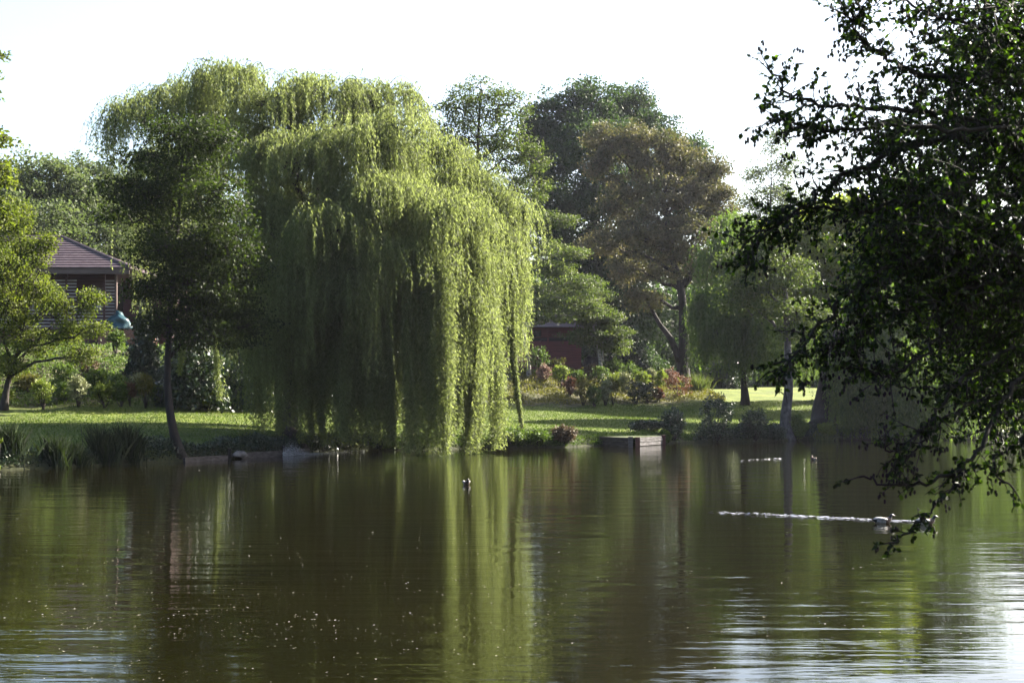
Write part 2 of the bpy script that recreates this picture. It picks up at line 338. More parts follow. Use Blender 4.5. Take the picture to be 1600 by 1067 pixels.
def tree(label, base, trunk_px, lobes, mat, bark, n_cl, nper, L, cat='tree', name='tree', sig=(.42,.42,.2), Y=None,
         r0=.25, group=None, seed=1, shell=.42, aspect=.62, extra_trunks=(), topr=.3, flatten=1.0, twigs=.3):
    rng = np.random.default_rng(seed)
    base = np.asarray(base, float); Y = base[1] if Y is None else Y
    root = thing(name, base, label, cat, group)
    tp = [base - np.array([0, 0, .25])] + [P(a, b, Y + (c[0] if c else 0)) for a, b, *c in trunk_px]
    tp = smoothpath(tp, 4); mb = MB(); k = len(tp)
    rr = r0 * (1 - (1 - topr * .6) * (np.linspace(0, 1, k) ** .9)); rr[0] *= 1.55; rr[1] *= 1.3
    if k > 3: rr[2] *= 1.1
    mb.tube(tp, rr, 10, .06)
    for et in extra_trunks:
        e = smoothpath([P(a, b, Y + (c[0] if c else 0)) for a, b, *c in et[0]], 4); mb.tube(e, np.linspace(et[1], et[1] * .4, len(e)), 8, .05)
    lb = lobes_px(lobes, Y); wt = np.array([r[0] * r[2] for _, r in lb]); wt = wt / wt.sum()
    allc, alli = [], []
    for (c, r), q in zip(lb, wt):
        m = max(6, int(n_cl * q))
        hz = c[2] - .35 * np.linalg.norm((c - tp[-1])[:2]) - .4 * r[2]
        j = int(np.argmin(np.abs(tp[:, 2] - hz))); j = min(max(j, k // 3), k - 1)
        lim = curve(tp[j], c, .25, 7, .12, rng); mb.tube(lim, np.linspace(min(rr[j] * .62, .16 + r0 * .2), .035, 7), 6)
        u = unit(rng.normal(0, 1, (m, 3))); rad = rng.random((m, 1)) ** shell
        rad = .25 + .75 * rad
        cc = c + u * rad * r * (1 + .16 * rng.normal(0, 1, (m, 1))); 
        nb = max(4, min(14, m // 8)); hubs = c + unit(rng.normal(0, 1, (nb, 3)) + np.array([0, 0, .3])) * r * .62
        for h in hubs: mb.tube(curve(c, h, .08, 4, .06, rng), [.035, .028, .02, .012], 4)
        dd = ((cc[:, None] - hubs[None]) ** 2).sum(-1); nh = hubs[dd.argmin(1)]
        inn = cc + (nh - cc) * .45
        for a in range(m):
            if rng.random() < twigs: mb.tube(np.stack([nh[a], (nh[a] + cc[a]) / 2 + rng.normal(0, .05, 3), cc[a]]), [.014, .01, .006], 3)
        allc.append(cc); alli.append(inn)
    allc = np.vstack(allc); alli = np.vstack(alli)
    mb.build('trunk', bark, root, True)
    p, d, nr, Ls, W, var = cloud(allc, alli, nper, sig, L, rng, aspect=aspect)
    leaf_object('crown', p, d, nr, Ls, W, mat, root, var)
    return root

def willow(label, base, trunk_px, lobes, mat, bark, n_b, n_s, Y, seed=1, spacing=.05, L=.15, W=.034, r0=.5, group=None,
           spread=.2, name='weeping_willow', stepfill=.35, wisps=False, short=0.0, ropes=None):
    """lobes: (px, py, dy, rx, rz, bottom row reached by the strands, weight)"""
    rng = np.random.default_rng(seed); base = np.asarray(base, float)
    root = thing(name, base, label, 'tree', group); mb = MB()
    tp = smoothpath([base - np.array([0, 0, .25])] + [P(a, b, Y + (c[0] if c else 0)) for a, b, *c in trunk_px], 4); k = len(tp)
    rr = r0 * (1 - .65 * np.linspace(0, 1, k)); rr[0] *= 1.7; rr[1] *= 1.35; mb.tube(tp, rr, 12, .08)
    lb = lobes_px(lobes, Y); wt = np.array([l[6] for l in lobes], float); wt /= wt.sum()
    pos_all, dir_all, nr_all, var_all = [], [], [], []
    for (c, r), l, q in zip(lb, lobes, wt):
        j = int(np.argmin(np.abs(tp[:, 2] - (c[2] - 2.5)))); j = max(j, k // 2)
        start = tp[j]; lim = curve(start, c - np.array([0, 0, .35 * r[2]]), .5, 9, .16, rng); mb.tube(lim, np.linspace(min(rr[j], .26), .05, 9), 7)
        nb = max(3, int(n_b * q))
        u = unit(rng.normal(0, 1, (nb, 3))); u[:, 2] = np.abs(u[:, 2]) * .9 - .25
        o = c + u * r * rng.uniform(.55, 1.02, (nb, 1))
        for h in range(min(nb, 16)): mb.tube(curve(c - np.array([0, 0, .35 * r[2]]), c + (o[h] - c) * .85, .2, 5, .07, rng), [.05, .04, .028, .018, .009], 4)
        zb = CAMH + (HZ - l[5]) / F * (Y + l[2])
        for b in range(nb):
            ns = int(n_s * rng.uniform(.6, 1.5)); out = unit(np.array([u[b, 0], u[b, 1], 0]) + rng.normal(0, .3, 3) * np.array([1, 1, 0]))
            full = max(1.2, o[b, 2] - zb); Lb = full * rng.uniform(.85, 1.0) if rng.random() > stepfill else full * rng.uniform(.3, .75)
            sh = rng.random() < short and l[1] < 480
            if sh: Lb = min(Lb, rng.uniform(.7, 2.3))
            for s_ in range(ns):
                Ls = max(.6, Lb * (1.02 - .35 * rng.random() ** 2.5)) + (.35 if sh else .75); m = int(Ls / spacing)
                if m < 4: continue
                s = np.sort(rng.random(m)) * Ls
                o2 = out + rng.normal(0, .35, 3) * np.array([1, 1, 0]); a = rng.uniform(.3, 1.15) if sh else rng.uniform(.25, .8)
                off = rng.normal(0, spread * (1.35 if sh else 1), 3) * np.array([1, 1, .8])
                reach = a * (1 - np.exp(-s / .55)); ris = rng.uniform(.0, .3)
                z = -s + .75 * (1 - np.exp(-s / .5)) + ris * np.exp(-((s - .35) / .35) ** 2)
                ph = rng.uniform(0, 6.3, 2); sw = .05 * s
                pt = o[b] + off + o2 * reach[:, None]
                conv = np.exp(-s / 3.0)[:, None]
                pt = pt * 1.0 - off * np.array([1, 1, 0]) * (1 - conv) * .6
                pt[:, 2] += z; pt[:, 0] += sw * .5 * np.sin(s * .9 + ph[0]); pt[:, 1] += sw * .5 * np.sin(s * .8 + ph[1])
                th = rng.uniform(0, 2 * math.pi, m); ld = np.stack([np.cos(th) * .55, np.sin(th) * .55, -np.ones(m) * .85], -1)
                pos_all.append(pt); dir_all.append(ld); nr_all.append(rng.normal(0, 1, (m, 3)) + np.array([0, 0, .3]) + .5 * out)
                var_all.append(np.clip(rng.random() * .5 + rng.random(m) * .5, 0, 1))
    for (px, pt_, pb, dy, wd, ns) in (ropes or []):
        top = P(px, pt_, Y + dy); zb = CAMH + (HZ - pb) / F * (Y + dy); Lr = top[2] - zb; lean = rng.normal(0, .05, 2); ph = rng.uniform(0, 6.3, 2)
        for s_ in range(ns):
            Ls = Lr * (1.0 - .4 * rng.random() ** 3); z0 = rng.uniform(0, .35) * Lr * (rng.random() < .5); Ls = Ls - z0 if Ls - z0 > .5 else Ls; m = int(Ls / spacing); s = np.sort(rng.random(m)) * Ls; g = z0 + s
            off = rng.normal(0, wd, 2); nar = (.55 + .45 * np.cos(g / Lr * 2.4 + ph[0]))
            pt = np.stack([top[0] + off[0] * nar + lean[0] * g + .07 * np.sin(g * .8 + ph[0]) + rng.normal(0, .022, m), top[1] + off[1] * nar + lean[1] * g + .07 * np.sin(g * .7 + ph[1]), top[2] - g], -1)
            th = rng.uniform(0, 2 * math.pi, m); ld = np.stack([np.cos(th) * .75, np.sin(th) * .75, -np.ones(m) * .7], -1)
            pos_all.append(pt); dir_all.append(ld); nr_all.append(rng.normal(0, 1, (m, 3)) + np.array([0, 0, .3])); var_all.append(np.clip(rng.random() * .5 + rng.random(m) * .5, 0, 1))
    if wisps:
        for (c, r), l in zip(lb, lobes):
            for q in range(9 if l[1] < 260 else 2):
                u = unit(rng.normal(0, 1, 3) * [1, 1, .3] + [0, 0, .9]); a = c + u * r * .8; hz_ = unit(np.array([u[0], u[1], 0]) + rng.normal(0, .3, 3) * [1, 1, 0]); ln = rng.uniform(.7, 1.7); t = np.linspace(0, 1, 8)[:, None]
                tw = a + hz_ * ln * t * .9 + np.array([0, 0, 1]) * (ln * (1.0 * t - 1.25 * t * t)); mb.tube(tw, np.linspace(.014, .004, 8), 4)
                for k in range(7):
                    b0 = tw[1 + k]; m = 26; s = np.sort(rng.random(m)) * rng.uniform(.3, .9); pt = b0 + hz_ * .2 * (1 - np.exp(-s / .4))[:, None] + rng.normal(0, .03, (m, 3)); pt[:, 2] -= s
                    pos_all.append(pt); dir_all.append(np.stack([rng.normal(0, .5, m), rng.normal(0, .5, m), -np.ones(m)], -1)); nr_all.append(rng.normal(0, 1, (m, 3))); var_all.append(rng.random(m) * .6 + .4)
    mb.build('trunk', bark, root, True)
    pos = np.vstack(pos_all); keep = pos[:, 2] > np.maximum(ground_z(pos[:, 0], pos[:, 1]), .0) + .04
    pos = pos[keep]; dd = np.vstack(dir_all)[keep]; nn = np.vstack(nr_all)[keep]; va = np.concatenate(var_all)[keep]
    n = len(pos); print('willow leaves', n)
    leaf_object('crown', pos, dd, unit(nn), L * rng.uniform(.7, 1.25, n), W * rng.uniform(.8, 1.2, n), mat, root, va)
    return root

# ------------------------------------------------------------------ trees
# the big weeping willow at the water's edge; its long hanging tails, one by one: px, top, bottom, depth, width, strands
_r = np.random.default_rng(17); WROPES = []
for px in list(range(428, 606, 9)): WROPES.append((px + _r.uniform(-5, 5), _r.uniform(380, 450), _r.uniform(675, 703), -5 + 3 * abs(px - 560) / 130 + _r.uniform(-1, 1), _r.uniform(.16, .26), int(_r.uniform(36, 54))))
for px in list(range(440, 780, 13)): WROPES.append((px + _r.uniform(-5, 5), _r.uniform(380, 450), _r.uniform(650, 690), _r.uniform(-2, 3), _r.uniform(.22, .32), int(_r.uniform(34, 50))))
for px, pt_, pb, dy, wd, n_ in [(612,400,697,-5.5,.2,75),(634,380,706,-5.5,.22,95),(648,470,707,-5,.15,60),(668,420,708,-5.5,.15,90),(692,400,709,-5.2,.19,105),(712,430,694,-4.5,.15,55),(600,430,690,-4.8,.2,70),(585,420,694,-5,.2,70),
    (733,400,668,-3.5,.22,85),(745,470,707,-3,.2,90),(757,380,708,-3,.18,90),(768,400,703,-2,.18,85),(779,380,696,-1.2,.2,90),(787,355,668,0,.2,85),(796,335,622,.5,.24,80),(809,325,560,.8,.2,60),(824,318,490,1,.16,46),(720,420,700,-2,.22,70),
    (640,390,640,3,.3,40),(690,390,640,3.5,.3,40),(740,380,640,3,.3,40),(590,400,650,3,.35,40),(480,400,640,3,.35,34)]: WROPES.append((px, pt_, pb, dy, wd, n_))
for px in range(300, 432, 30): WROPES.append((px + _r.uniform(-6, 6), _r.uniform(330, 420), _r.uniform(560, 640), _r.uniform(-2, 4), .28, 34))
wb_ = G(455, 691)
willow('huge bright green weeping willow with long curtains trailing to the pond', [wb_[0], wb_[1], gz(wb_[0], wb_[1])],
    [(452, 640), (462, 560), (475, 450), (490, 330), (500, 250)],
    # px, py, dy, rx, rz, bottom, weight
    [(225,180,1,44,46,330,1.0),(300,165,2,60,55,420,1.3),(365,130,0,52,44,400,1.2),(430,165,-1,55,42,480,1.2),
     (505,150,0,62,44,520,1.5),(590,160,1,56,38,480,1.2),(625,205,-2,44,40,470,1.1),(560,230,-3,75,55,560,2.0),(460,250,-3,70,55,600,1.8),
     (360,240,1,75,65,540,1.3),(270,260,3,60,60,500,1.0),(680,245,0,44,34,560,1.2),(728,292,1,44,30,640,1.3),
     (605,310,-4,66,46,640,2.2),(690,335,-4,58,44,640,2.2),(778,326,1,28,26,500,1.4),(758,370,0,32,34,580,1.6),
     (722,400,-3,42,36,600,1.8),(640,400,-4.5,46,34,640,1.8),(580,395,-5,44,36,600,1.8),(520,360,-5,55,46,600,2.0),
     (430,350,-3,60,60,600,1.6),(470,440,-4,50,40,640,1.3),(540,450,-5,44,36,620,1.5),(380,410,1,55,55,590,1.0),
     (690,450,-4,34,28,620,1.0),(500,320,3,90,60,600,1.2),(640,300,4,80,60,600,1.2),(455,520,-2,50,30,660,.8)],
    M['willow'], M['bark'], 760, 21, 54.5, seed=3, r0=.36, spread=.15, wisps=True, short=.78, L=.13, W=.032, ropes=WROPES)

# dark alder in front of the willow, leaning trunk
ab = G(282, 706)
tree('dark alder with a slim leaning trunk on the lawn edge before the big willow', ab, [(268,660),(262,600),(264,520),(272,420),(280,330),(285,240)],
     [(285,270,0,60,48),(232,320,0,50,42),(340,310,-1,50,40),(190,295,0,34,22),(300,375,0,70,46),(245,390,-1,50,30),(355,385,0,45,36),
      (290,445,0,66,38),(385,440,1,36,40),(385,510,1.5,44,36),(300,485,.5,60,26),(226,455,0,28,18),(345,455,0,46,34),(265,510,0,44,28),(325,525,0,48,30),(175,335,1,25,18),(330,215,0,40,35),(265,205,0,36,32),(215,250,0,30,22)],
     M['alder'], M['barkdark'], 950, 50, .105, name='alder_tree', r0=.165, seed=5, sig=(.44,.44,.12), Y=ab[1], shell=.36, twigs=.6)

# maple-like tree at the left
mbp = G(4, 640)
tree('yellow green young maple with a dark forked trunk in front of the brown cabin', mbp, [(12,600),(24,560),(35,520)],
     [(22,345,0,32,28),(12,385,1,40,26),(50,395,0,34,28),(0,420,-1,45,40),(55,450,1,40,30),(20,490,0,46,32),(90,480,0,24,20),(112,520,0,30,20),(50,535,0,42,24),
      (142,475,0,20,24),(125,552,-.5,28,16),(-40,470,1,50,60),(10,570,0,45,20),(-30,380,0,45,40),(78,378,0,8,14),(152,510,-.5,14,18)],
     M['maple'], M['bark'], 700, 62, .11, name='maple_tree', r0=.17, seed=8, sig=(.3,.3,.17), Y=mbp[1],
     extra_trunks=[([(24,570),(50,540),(85,505)],.07),([(20,575),(5,530),(-15,480)],.08)])

# tall tree beyond the left edge, its twigs reach into the picture
tree('tall tree past the left picture edge with thin twig tips against the sky', np.array([-17.6, 42.0, gz(-17.6, 42)]), [(-150,500),(-140,300),(-130,150)],
     [(-60,230,0,60,40),(-70,120,0,60,40),(-20,255,0,30,14),(-18,152,0,20,8),(-16,90,0,18,8),(2,218,0,22,6),(-90,330,0,80,50),(-5,330,0,25,22),(-10,280,0,30,14)],
     M['maple'], M['bark'], 420, 50, .13, name='tall_tree', r0=.3, seed=9, sig=(.25,.25,.12), Y=42)

# trees far behind the brown cabin
for i, (px, top, rx, Yd, s, lab) in enumerate([
        (-40,250,100,112,21,'wide far off green tree at the left edge behind the cabin roof'),
        (60,232,95,104,22,'rounded pale green tree rising straight above the cabin roof ridge'),
        (150,238,85,108,23,'hazy green tree between the cabin roof and the big willow'),
        (255,262,95,112,24,'far tree hidden mostly behind the left side of the big willow')]):
    X = (px - 800) / F * Yd
    tree(lab, [X, Yd, gz(X, Yd)], [(px, 470), (px + 4, 380), (px, 320)],
         [(px, top + 45, 0, rx * .6, 42), (px - rx * .5, top + 80, -2, rx * .5, 42), (px + rx * .5, top + 75, 1, rx * .5, 42), (px, top + 125, -3, rx * .75, 50),
          (px - rx * .6, top + 165, 0, rx * .5, 45), (px + rx * .6, top + 165, -1, rx * .5, 45), (px, top + 210, 0, rx * .8, 50)],
         M['fargreen'], M['barkdark'], 420, 90, .25, name='broadleaf_tree', r0=.4, seed=s, sig=(.7,.7,.35), group='trees behind the brown cabin')

# tall feathery alder behind the willow
X = (748 - 800) / F * 72
tree('tall airy alder with spreading upper branches standing behind the big willow', [X, 72, gz(X, 72)], [(748,500),(747,400),(746,280),(748,200),(752,140)],
     [(752,150,0,44,34),(712,170,0,34,30),(795,165,0,34,34),(700,215,0,40,30),(795,225,0,46,34),(745,215,0,50,40),(830,250,0,30,30),(690,255,0,34,24),
      (770,275,0,60,34),(835,290,0,34,26),(800,315,0,50,26),(720,310,0,50,30)],
     M['birch'], M['barkdark'], 620, 36, .13, name='alder_tree', r0=.22, seed=31, sig=(.34,.34,.16), twigs=.9, shell=.36)

# the two layered trees with pale trunks
bp = G(826, 590)
tree('layered tree on a curved pale birch trunk left of the red hut', bp, [(826,570),(820,530),(812,480),(815,420),(830,360)],
     [(850,345,0,32,16),(880,345,0,25,10),(840,385,0,45,16),(895,395,0,30,12),(860,420,0,50,14),(905,440,-1,40,12),(850,455,0,50,14),(830,480,-1,40,11),(870,496,-1,34,8),(835,500,-1,28,7),
      (880,468,-1,50,10),(925,480,-1,30,12),(810,350,1,30,25)],
     M['birch'], M['barkpale'], 600, 48, .13, name='birch_tree', r0=.16, seed=32, sig=(.42,.42,.1), topr=.5)
bp = G(939, 588)
tree('lower spreading tree with a short pale trunk right of the red hut', bp, [(938,565),(930,520),(915,480)],
     [(905,490,0,50,14),(945,495,0,30,14),(930,500,0,35,10),(925,525,0,45,14),(960,540,0,28,12),(965,520,0,26,12),(925,460,0,30,14)],
     M['birch'], M['barkpale'], 420, 48, .14, name='birch_tree', r0=.16, seed=33, sig=(.42,.42,.12), topr=.5)

# dark domed oak
X = (925 - 800) / F * 112
tree('massive dark domed oak towering behind the bronze oak', [X, 112, gz(X, 112)], [(925,540),(922,470),(925,380),(928,280)],
     [(925,165,0,55,42),(985,165,2,35,32),(860,185,0,42,38),(1020,205,0,38,35),(935,225,-3,75,45),(860,250,0,48,45),(1030,260,0,55,45),(1075,275,0,40,38),
      (950,300,-3,80,50),(865,330,0,45,50),(1080,330,0,40,40),(900,390,0,60,50),(1000,380,0,70,50),(950,450,0,65,45),(895,460,0,40,50),(1075,240,0,34,34),(1095,290,1,30,34),(845,215,0,34,34),(990,500,0,50,45),(920,525,0,50,35)],
     M['oakdark'], M['barkdark'], 2500, 76, .22, name='oak_tree', r0=.75, seed=41, sig=(.52,.52,.32), twigs=.5,
     extra_trunks=[([(900,580),(888,480),(880,380)],.35),([(955,580),(960,480),(975,390)],.3)])

# bronze oak
X = (1068 - 800) / F * 97; Z = gz(X, 97)
tree('bronze leaved oak with a thick dark twin trunk beside the far lawn', [X, 97, Z], [(1068,560),(1068,500),(1062,440),(1045,390),(1040,340)],
     [(940,215,0,30,22),(1000,215,0,34,24),(1045,225,0,30,22),(1135,315,0,22,30),(960,235,0,40,28),(1010,260,0,40,28),(1060,250,0,38,26),(1040,300,-1,50,32),(1100,300,0,45,35),(1118,260,0,28,22),(970,310,0,40,32),(1000,360,-1,50,34),
      (1070,365,-1,55,36),(1120,360,0,35,35),(940,380,0,36,28),(985,420,0,45,28),(1050,420,0,45,26),(1105,420,0,35,26),(1010,470,0,35,22),(935,260,0,24,24)],
     M['oakbrown'], M['barkdark'], 1250, 50, .18, name='oak_tree', r0=.5, seed=43, sig=(.4,.4,.24), twigs=.5,
     extra_trunks=[([(1062,565),(1048,530),(1030,505),(1012,470)],.26),([(1062,450),(1085,420),(1110,395)],.2),([(1045,395),(1000,370),(975,330)],.18),([(1068,520),(1100,480),(1120,430)],.2),([(1045,395),(1060,340),(1090,300),(1118,262)],.17)])

# willow on the far right lawn, and its big trunk
X = (1165 - 800) / F * 84
willow('smaller hazy weeping willow between the bronze oak and the slim trunk', [X, 84, gz(X, 84)], [(1160,560),(1158,480),(1165,420)],
    [(1125,400,0,30,22,540,1),(1170,375,0,34,24,560,1),(1135,450,-2,28,22,585,1.1),(1200,430,-2,34,26,585,1),(1235,400,1,34,26,590,.8),(1108,475,1,18,22,570,1),(1245,470,-1,34,26,600,1),(1165,500,-2,26,20,592,1),(1195,510,-3,20,18,590,.8),(1125,520,-1,14,16,580,.8),(1215,520,2,40,22,600,1.2),(1275,500,3,34,30,606,1),(1150,350,2,30,22,540,.8)],
    M['willow_far'], M['barkdark'], 260, 11, 84, stepfill=.55, spread=.3, short=.3, seed=51, spacing=.075, L=.2, W=.055, r0=.2)
tb = G(1283, 672)
willow('large weeping willow with a thick dark trunk at the right waterside', tb, [(1284,640),(1290,600),(1305,540),(1320,480)],
    [(1345,480,0,40,40,680,1.2),(1400,480,-2,50,50,684,1.4),(1470,500,0,55,50,684,1.3),(1350,550,-3,26,30,686,1.2),(1410,560,-4,45,30,686,1.3),(1480,570,-3,45,30,686,1.2),(1370,440,2,50,40,660,1),(1530,540,0,50,60,684,1.2)],
    M['willow_far'], M['barkdark'], 260, 13, tb[1] + 1.5, stepfill=.5, seed=53, spacing=.07, L=.2, W=.05, r0=.55)
# slim waterside trunk
sb = G(1228, 680)
tree('slim tall waterside tree with a straight grey trunk before the far right lawn', sb, [(1228,650),(1232,600),(1230,520),(1226,440),(1222,380)],
     [(1200,395,0,40,28),(1170,405,0,40,24),(1240,430,0,34,26),(1200,440,0,50,24),(1160,445,0,36,20),(1215,480,0,44,20),(1262,490,0,36,22),(1148,478,0,28,16),(1240,520,0,28,16),(1222,350,0,24,20)],
     M['birch'], M['barkgrey'], 420, 42, .14, name='alder_tree', r0=.31, seed=55, sig=(.45,.45,.16))
# lit trees on the right bank
for (px, Yd, lob, mat, s, lab) in [
        (1310, 74, [(1320,325,0,40,24),(1275,345,0,46,28),(1345,345,0,42,26),(1225,375,0,44,32),(1205,410,0,30,24),(1285,395,-1,50,30),(1320,400,0,60,36),(1380,395,0,45,36),(1280,450,0,60,36),(1360,460,0,60,36),(1220,440,0,30,25)],'bright',61,'sunlit yellow green tree seen through the hanging foreground branches'),
        (1440, 84, [(1430,300,0,45,32),(1480,330,0,50,36),(1390,340,0,40,30),(1520,370,0,50,40),(1430,375,0,60,36),(1420,410,0,50,30),(1480,430,0,50,32),(1400,470,0,50,36),(1470,490,0,55,38),(1540,470,0,45,38),(1430,550,0,55,40),(1520,550,0,55,45)],'willow_far',62,'green tree behind the right hand willow curtains'),
        (1640, 78, [(1620,460,0,55,35),(1580,500,0,45,40),(1650,520,0,60,45),(1580,580,0,50,45),(1660,600,0,60,45),(1590,640,0,45,28)],'fargreen',63,'low green tree at the far right picture edge over the water')]:
    X = (px - 800) / F * Yd
    tree(lab, [X, Yd, gz(X, Yd)], [(px, 560), (px + 3, 480), (px, 430)], lob, M[mat], M['barkdark'], 620, 75, .2, name='broadleaf_tree', r0=.28, seed=s, sig=(.5,.5,.25))
X = (1205 - 800) / F * 118
tree('faint feathery far tree rising right of the bronze oak', [X, 118, gz(X, 118)], [(1205,480),(1203,380),(1205,280)],
     [(1208,225,0,22,26),(1180,270,0,26,20),(1230,260,0,28,26),(1200,310,0,42,28),(1245,320,0,38,30),(1170,330,0,30,26),(1210,370,0,55,36),(1150,380,0,36,30),(1290,340,0,40,26)],
     M['fargreen'], M['barkdark'], 420, 34, .2, name='feathery_tree', r0=.3, seed=64, sig=(.6,.6,.3), twigs=.8)

# dark evergreens, hedge masses behind and under the willow
def bigbush(px, pyb, wpx, hpx, mat, label, seed, n=9000, L=.16, Yd=None, name='evergreen_bush', cat='bush', group=None, conical=False):
    rng = np.random.default_rng(seed)
    b = G(px, pyb) if Yd is None else np.array([(px - 800) / F * Yd, Yd, gz((px - 800) / F * Yd, Yd)])
    s = b[1] / F; w_, h_ = wpx * s / 2, hpx * s
    root = thing(name, b, label, cat, group); mb = MB()
    for k in range(5):
        e = b + np.array([rng.normal(0, w_ * .4), rng.normal(0, w_ * .3), h_ * rng.uniform(.5, .85)])
        mb.tube(curve(b - np.array([0,0,.1]), e, .1, 5, .05, rng), np.linspace(.05, .012, 5), 5)
    mb.build('stem', M['barkdark'], root, True)
    K = n // 30; u = unit(rng.normal(0, 1, (K, 3))); u[:, 2] = np.abs(u[:, 2]) * 1.0
    rad = (.3 + .7 * rng.random((K, 1)) ** .4) * (1 + .12 * rng.normal(0, 1, (K, 1)))
    c = u * rad * np.array([w_, w_ * .8, h_]); 
    low = rng.random(K) < .35; c[low, 2] *= .35
    if conical: tt = np.clip(c[:, 2] / h_, 0, 1); c[:, :2] *= (1 - .8 * tt)[:, None]
    c[:, 2] = np.maximum(c[:, 2], .05); c += b; inn = c + (b + np.array([0, 0, h_ * .4]) - c) * .25
    p, d, nr, Ls, W_, var = cloud(c, inn, 30, (.16 + w_ * .05,) * 3, L, rng)
    ok = p[:, 2] > ground_z(p[:, 0], p[:, 1]) - .02
    leaf_object('foliage', p[ok], d[ok], nr[ok], Ls[ok], W_[ok], mat, root, var[ok]); return root

for i, a in enumerate([
    (226,600,66,140,'dark','dark dense conifer beside the red wall end of the brown cabin',None,True),
    (300,636,110,130,'dark','dark rhododendron mound just behind the slim leaning trunk',None,False),
    (385,638,130,190,'dark','tall black green bush between the leaning trunk and the willow base',None,False),
    (470,634,120,150,'dark','deep shaded bush directly behind the willow trunk foot',None,False),
    (580,634,140,140,'dark','broad shaded bush behind the middle of the willow curtains',None,False),
    (690,628,130,130,'dark','dark bush behind the right willow curtains',None,False),
    (985,590,62,78,'dark','tall glossy dark evergreen behind the planted shrubs left of the oak trunk',96,False),
    (1010,560,80,60,'oakdark','dark hedge clump at the foot of the massive domed oak',104,False),
    (1130,600,60,52,'dark','shaded low evergreen under the small hazy willow',98,False),
    (1215,606,80,45,'dark','dark flat bush along the top edge of the far right lawn',103,False),
    (1330,640,90,90,'dark','blackish bush behind the thick trunk on the right bank',88,False),
    (1440,650,110,110,'dark','large black bush behind the right willow curtain',84,False),
    (1560,655,120,110,'dark','dark waterside bush below the low tree at the far right',80,False),
    ]):
    bigbush(a[0], a[1], a[2], a[3], M[a[4]], a[5], 70 + i, Yd=a[6], n=9000, conical=a[7], L=.17)

# far wood closing the view
def far_wood():
    rng = np.random.default_rng(90); K = 6500
    X = rng.uniform(-110, 120, K); Y = 120 + 22 * rng.random(K) - .0006 * X ** 2
    H = 7.5 + 2.2 * np.sin(X * .13) + 1.6 * np.sin(X * .37 + 1); z = H * rng.random(K) ** .9 + .4 + ground_z(X, Y) * .75
    c = np.stack([X, Y, z], -1); p, d, nr, Ls, W_, var = cloud(c, c + np.array([0, 1, -1.]), 40, (1.1,1.1,.9), .5, rng)
    o = leaf_object('far_wood', p, d, nr, Ls, W_, M['oakdark'], None, var); tag(o, 'dense dark far wood closing the view behind the garden trees', 'wood', kind='stuff')
far_wood()

def added_shade_wood():  # unseen wood, added to cut the sky light on camera-facing sides
    rng = np.random.default_rng(91); K = 5200; X = rng.uniform(-48, 40, K); Y = -9 - 9 * rng.random(K) - .004 * X ** 2; H = 15 + 2.5 * np.sin(X * .21) + 1.5 * np.sin(X * .6)
    z = .8 + H * rng.random(K) ** .85; c = np.stack([X, Y, z], -1); p, d, nr, Ls, W_, var = cloud(c, c + np.array([0, -.6, -.6]), 22, (.9,.9,.7), .55, rng)
    o = leaf_object('added_shade_wood', p, d, nr, Ls, W_, M['oakdark'], None, var); tag(o, 'unseen leafy wood added behind the viewpoint to hold back sky light', 'wood', kind='stuff')
added_shade_wood()

# ------------------------------------------------------------------ shrubs of the planted slopes
def shrub(px, pyb, wpx, hpx, mat, label, seed, stem=.3, n=1300, L=.11, tall=False, group='garden shrubs on the planted slope'):
    rng = np.random.default_rng(seed); b = G(px, pyb); s = b[1] / F; w_, h_ = wpx * s / 2, hpx * s
    root = thing('garden_shrub', b, label, 'shrub', group); mb = MB(); z0 = stem * h_
    for k in range(6):
        an = rng.uniform(0, 6.28); e = b + np.array([math.cos(an) * w_ * .6, math.sin(an) * w_ * .6, z0 + (h_ - z0) * rng.uniform(.3, .8)])
        mb.tube(curve(b + np.array([0, 0, -.06]), e, -.04, 5, .02, rng), np.linspace(.03, .008, 5), 5)
    mb.build('stem', M['bark'], root, True)
    K = max(16, n // 18); u = unit(rng.normal(0, 1, (K, 3)) + np.array([0, 0, .25]))
    rad = .45 + .55 * rng.random((K, 1)) ** .5; rad *= 1 + .13 * rng.normal(0, 1, (K, 1))
    hc = (h_ - z0) / 2; c = b + np.array([0, 0, z0 + hc]) + u * rad * np.array([w_ * .92, w_ * .85, hc * .95])
    cc = b + np.array([0, 0, z0 + hc * .6]); inn = c + (cc - c) * .3
    p, d, nr, Ls, W_, var = cloud(c, inn, 18, (.09,.09,.07), L, rng, up=.8)
    ok = p[:, 2] > ground_z(p[:, 0], p[:, 1])
    leaf_object('foliage', p[ok], d[ok], nr[ok], Ls[ok], W_[ok], M[mat], root, var[ok])

